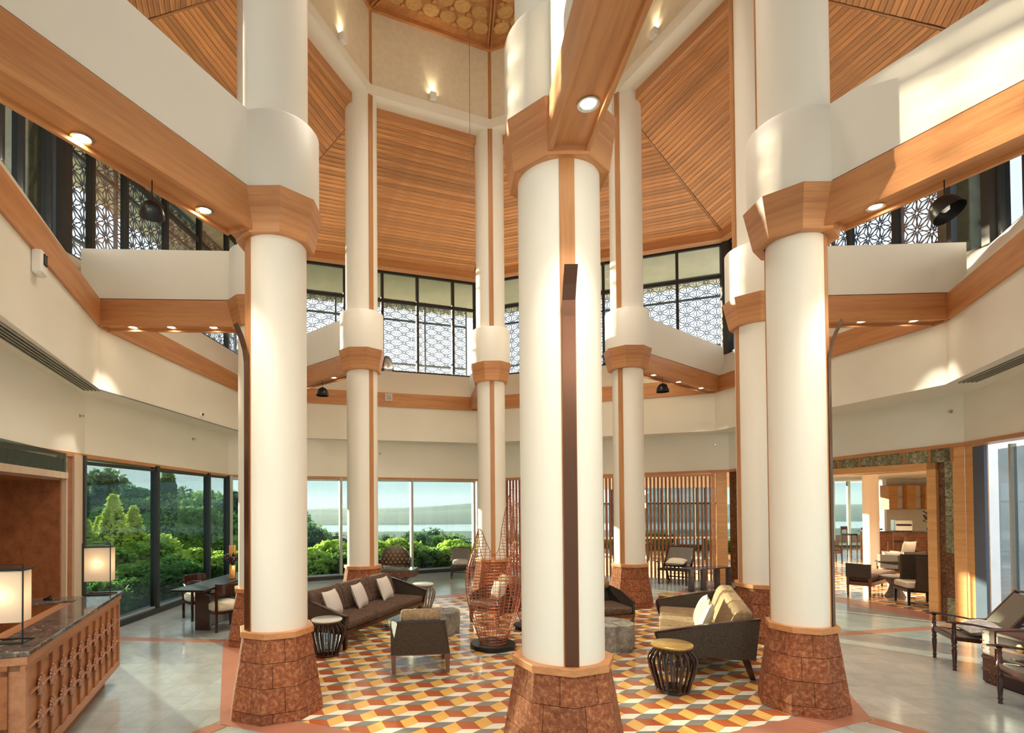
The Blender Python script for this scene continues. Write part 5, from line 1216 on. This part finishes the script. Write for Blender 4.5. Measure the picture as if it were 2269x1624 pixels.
sh = [(-.34, -.20), (-.36, .05), (-.33, .28), (0, .36), (.33, .28), (.36, .05), (.34, -.20)]
O('wing_back', MB().loft([[(x*.94, y*.96, z) for x, y in sh]+[(x*.84, y*.84, z) for x, y in sh[::-1]] for z in (.30,)]+[[(x, y+.04, z) for x, y in sh]+[(x*.9, y*.9+.04, z) for x, y in sh[::-1]] for z in (.62, .98)], True), 'weave', t, smooth=30)
O('seat_cushion', MB().bev((-.29, -.30, .33), (.29, .22, .46), .03), 'cream', t, smooth=40); O('seat_frame', MB().box((-.32, -.30, .27), (.32, .30, .33)), 'black', t)
for x in (-.29, .29):
    for y in (-.27, .28): leg(t, x, y, 0, .30, .045, .03, 'black')
def barchair(label, x, y, rz, pil=False):
    t = T('club_chair', label, 'armchair', (x, y, 0), rad(rz), 'black club chairs in the bar')
    O('seat', MB().bev((-.30, -.30, .34), (.30, .25, .44), .03), 'chenille', t); sh = [(-.32, -.2), (-.32, .2), (0, .32), (.32, .2), (.32, -.2)]
    O('back_shell', MB().loft([[(a, b, z) for a, b in sh]+[(a*.9, b*.88, z) for a, b in sh[::-1]] for z in (.46, .78)], True), 'weave', t)
    O('arm_rail', MB().tube([(-.34, -.3, .58), (-.34, .2, .60), (0, .35, .62), (.34, .2, .60), (.34, -.3, .58)], .02, 6), 'black', t)
    for a in (-.3, .3):
        for b in (-.27, .25): leg(t, a, b, 0, .58 if b < 0 else .4, .05, .03, 'black')
barchair('black club chair facing away, beyond the bench in the bar', 10.9, 13.4, 150); barchair('black club chair next to the wing chair in the bar', 11.9, 14.2, 185); barchair('dark club chair at the left edge of the bar doorway', 12.75, 18.4, 70)
cush('cream', .42, .42, .14, (10.86, 13.44, .66), (rad(72), 0, rad(150)), 'cream cushion on a club chair beyond the bench'); cush('cream', .38, .38, .14, (12.0, 14.3, .85), (rad(75), 0, rad(185)), 'cream cushion peeking over the farther club chair')
t = T('pedestal_table', 'small grey pedestal table beside the wing chair', 'side table', (9.75, 12.0, 0)); O('top', MB().lathe([(.27, .42), (.27, .45)], 24), 'grey_wood', t); O('pedestal', MB().lathe([(.2, 0), (.14, .1), (.10, .25), (.2, .42)], 14), 'grey_wood', t, smooth=40)
t = T('orchid_vase', 'dark flower arrangement standing on the bar counter', 'vase', (16.05, 18.28, 1.05)); O('vase', MB().lathe([(.05, 0), (.08, .08), (.04, .18)], 14), 'black', t, smooth=50); mb = MB()
for k in range(16): a = k*2.4; mb.tube([(0, 0, .15), (.06*cos(a), .06*sin(a), .3+.02*k), (.16*cos(a), .16*sin(a), .33+.025*k)], [.006, .012, .03], 5)
O('flowers', mb, 'redwood', t)
t = T('coffee_machine', 'steel coffee machine on the bar counter', 'coffee machine', (15.35, 18.55, 1.05), ang); O('body', MB().bev((-.25, -.15, .0), (.25, .2, .38), .02), 'chrome', t); O('group_head', MB().box((-.2, -.2, .18), (.2, -.15, .24)), 'black', t)
t = T('juice_dispenser', 'small dispenser with a red base on the bar counter', 'dispenser', (16.85, 18.0, 1.05), ang); O('tank', MB().lathe([(.06, .14), (.06, .36)], 14), 'glassc', t); O('base', MB().lathe([(.07, 0), (.05, .14)], 14), 't_red', t)
for k in range(6):
    x, y = 10.2+1.2*(k % 3), 12.6+2.4*(k//3); t = T('ceiling_downlight', 'small round downlight in the bar ceiling, row %s, %s' % (('near', 'far')[k//3], ('left', 'middle', 'right')[k % 3]), 'downlight', (x, y, 2.95), 0, 'bar ceiling downlights'); O('lens', MB().lathe([(.06, -.008), (.06, 0)], 16), 'lampglow', t); spot((x, y, 2.92), 40, 110)
t = T('bubble_lamp', 'cluster of glass globes hanging beyond the slatted screen', 'pendant lamp', (5.75, 16.4, 2.62)); O('cord', MB().tube([(0, 0, 0), (0, 0, .45)], .006, 5), 'black', t)
for k, (a, b, z) in enumerate(((0, 0, -.05), (.09, .02, -.22), (-.08, 0, -.45), (.06, -.03, -.62))): O('glass_globe', MB().lathe([(.01, -.07), (.05, -.05), (.07, 0), (.05, .05), (.01, .07)], 14), emit('globe_glow', (1, .75, .45), 2.5) if k % 2 else 'glassc', t, loc=(a, b, z), smooth=60)
t = T('terrace_railing', 'white terrace railing beyond the slatted screen', 'railing', (4.5, 19.5, 0)); O('hand_rail', MB().box((-1.5, -.03, .78), (5.5, .03, .84)), 'white', t)
for k in range(8): O('post', MB().box((-1.5+k, -.02, 0), (-1.46+k, .02, .78)), 'darkframe', t)

# the columns are things one can point at
for o in bpy.data.objects:
    if o.parent is None and o.get('label') and not o.get('kind') and 'beam' not in o.name: o['kind'] = 'thing'
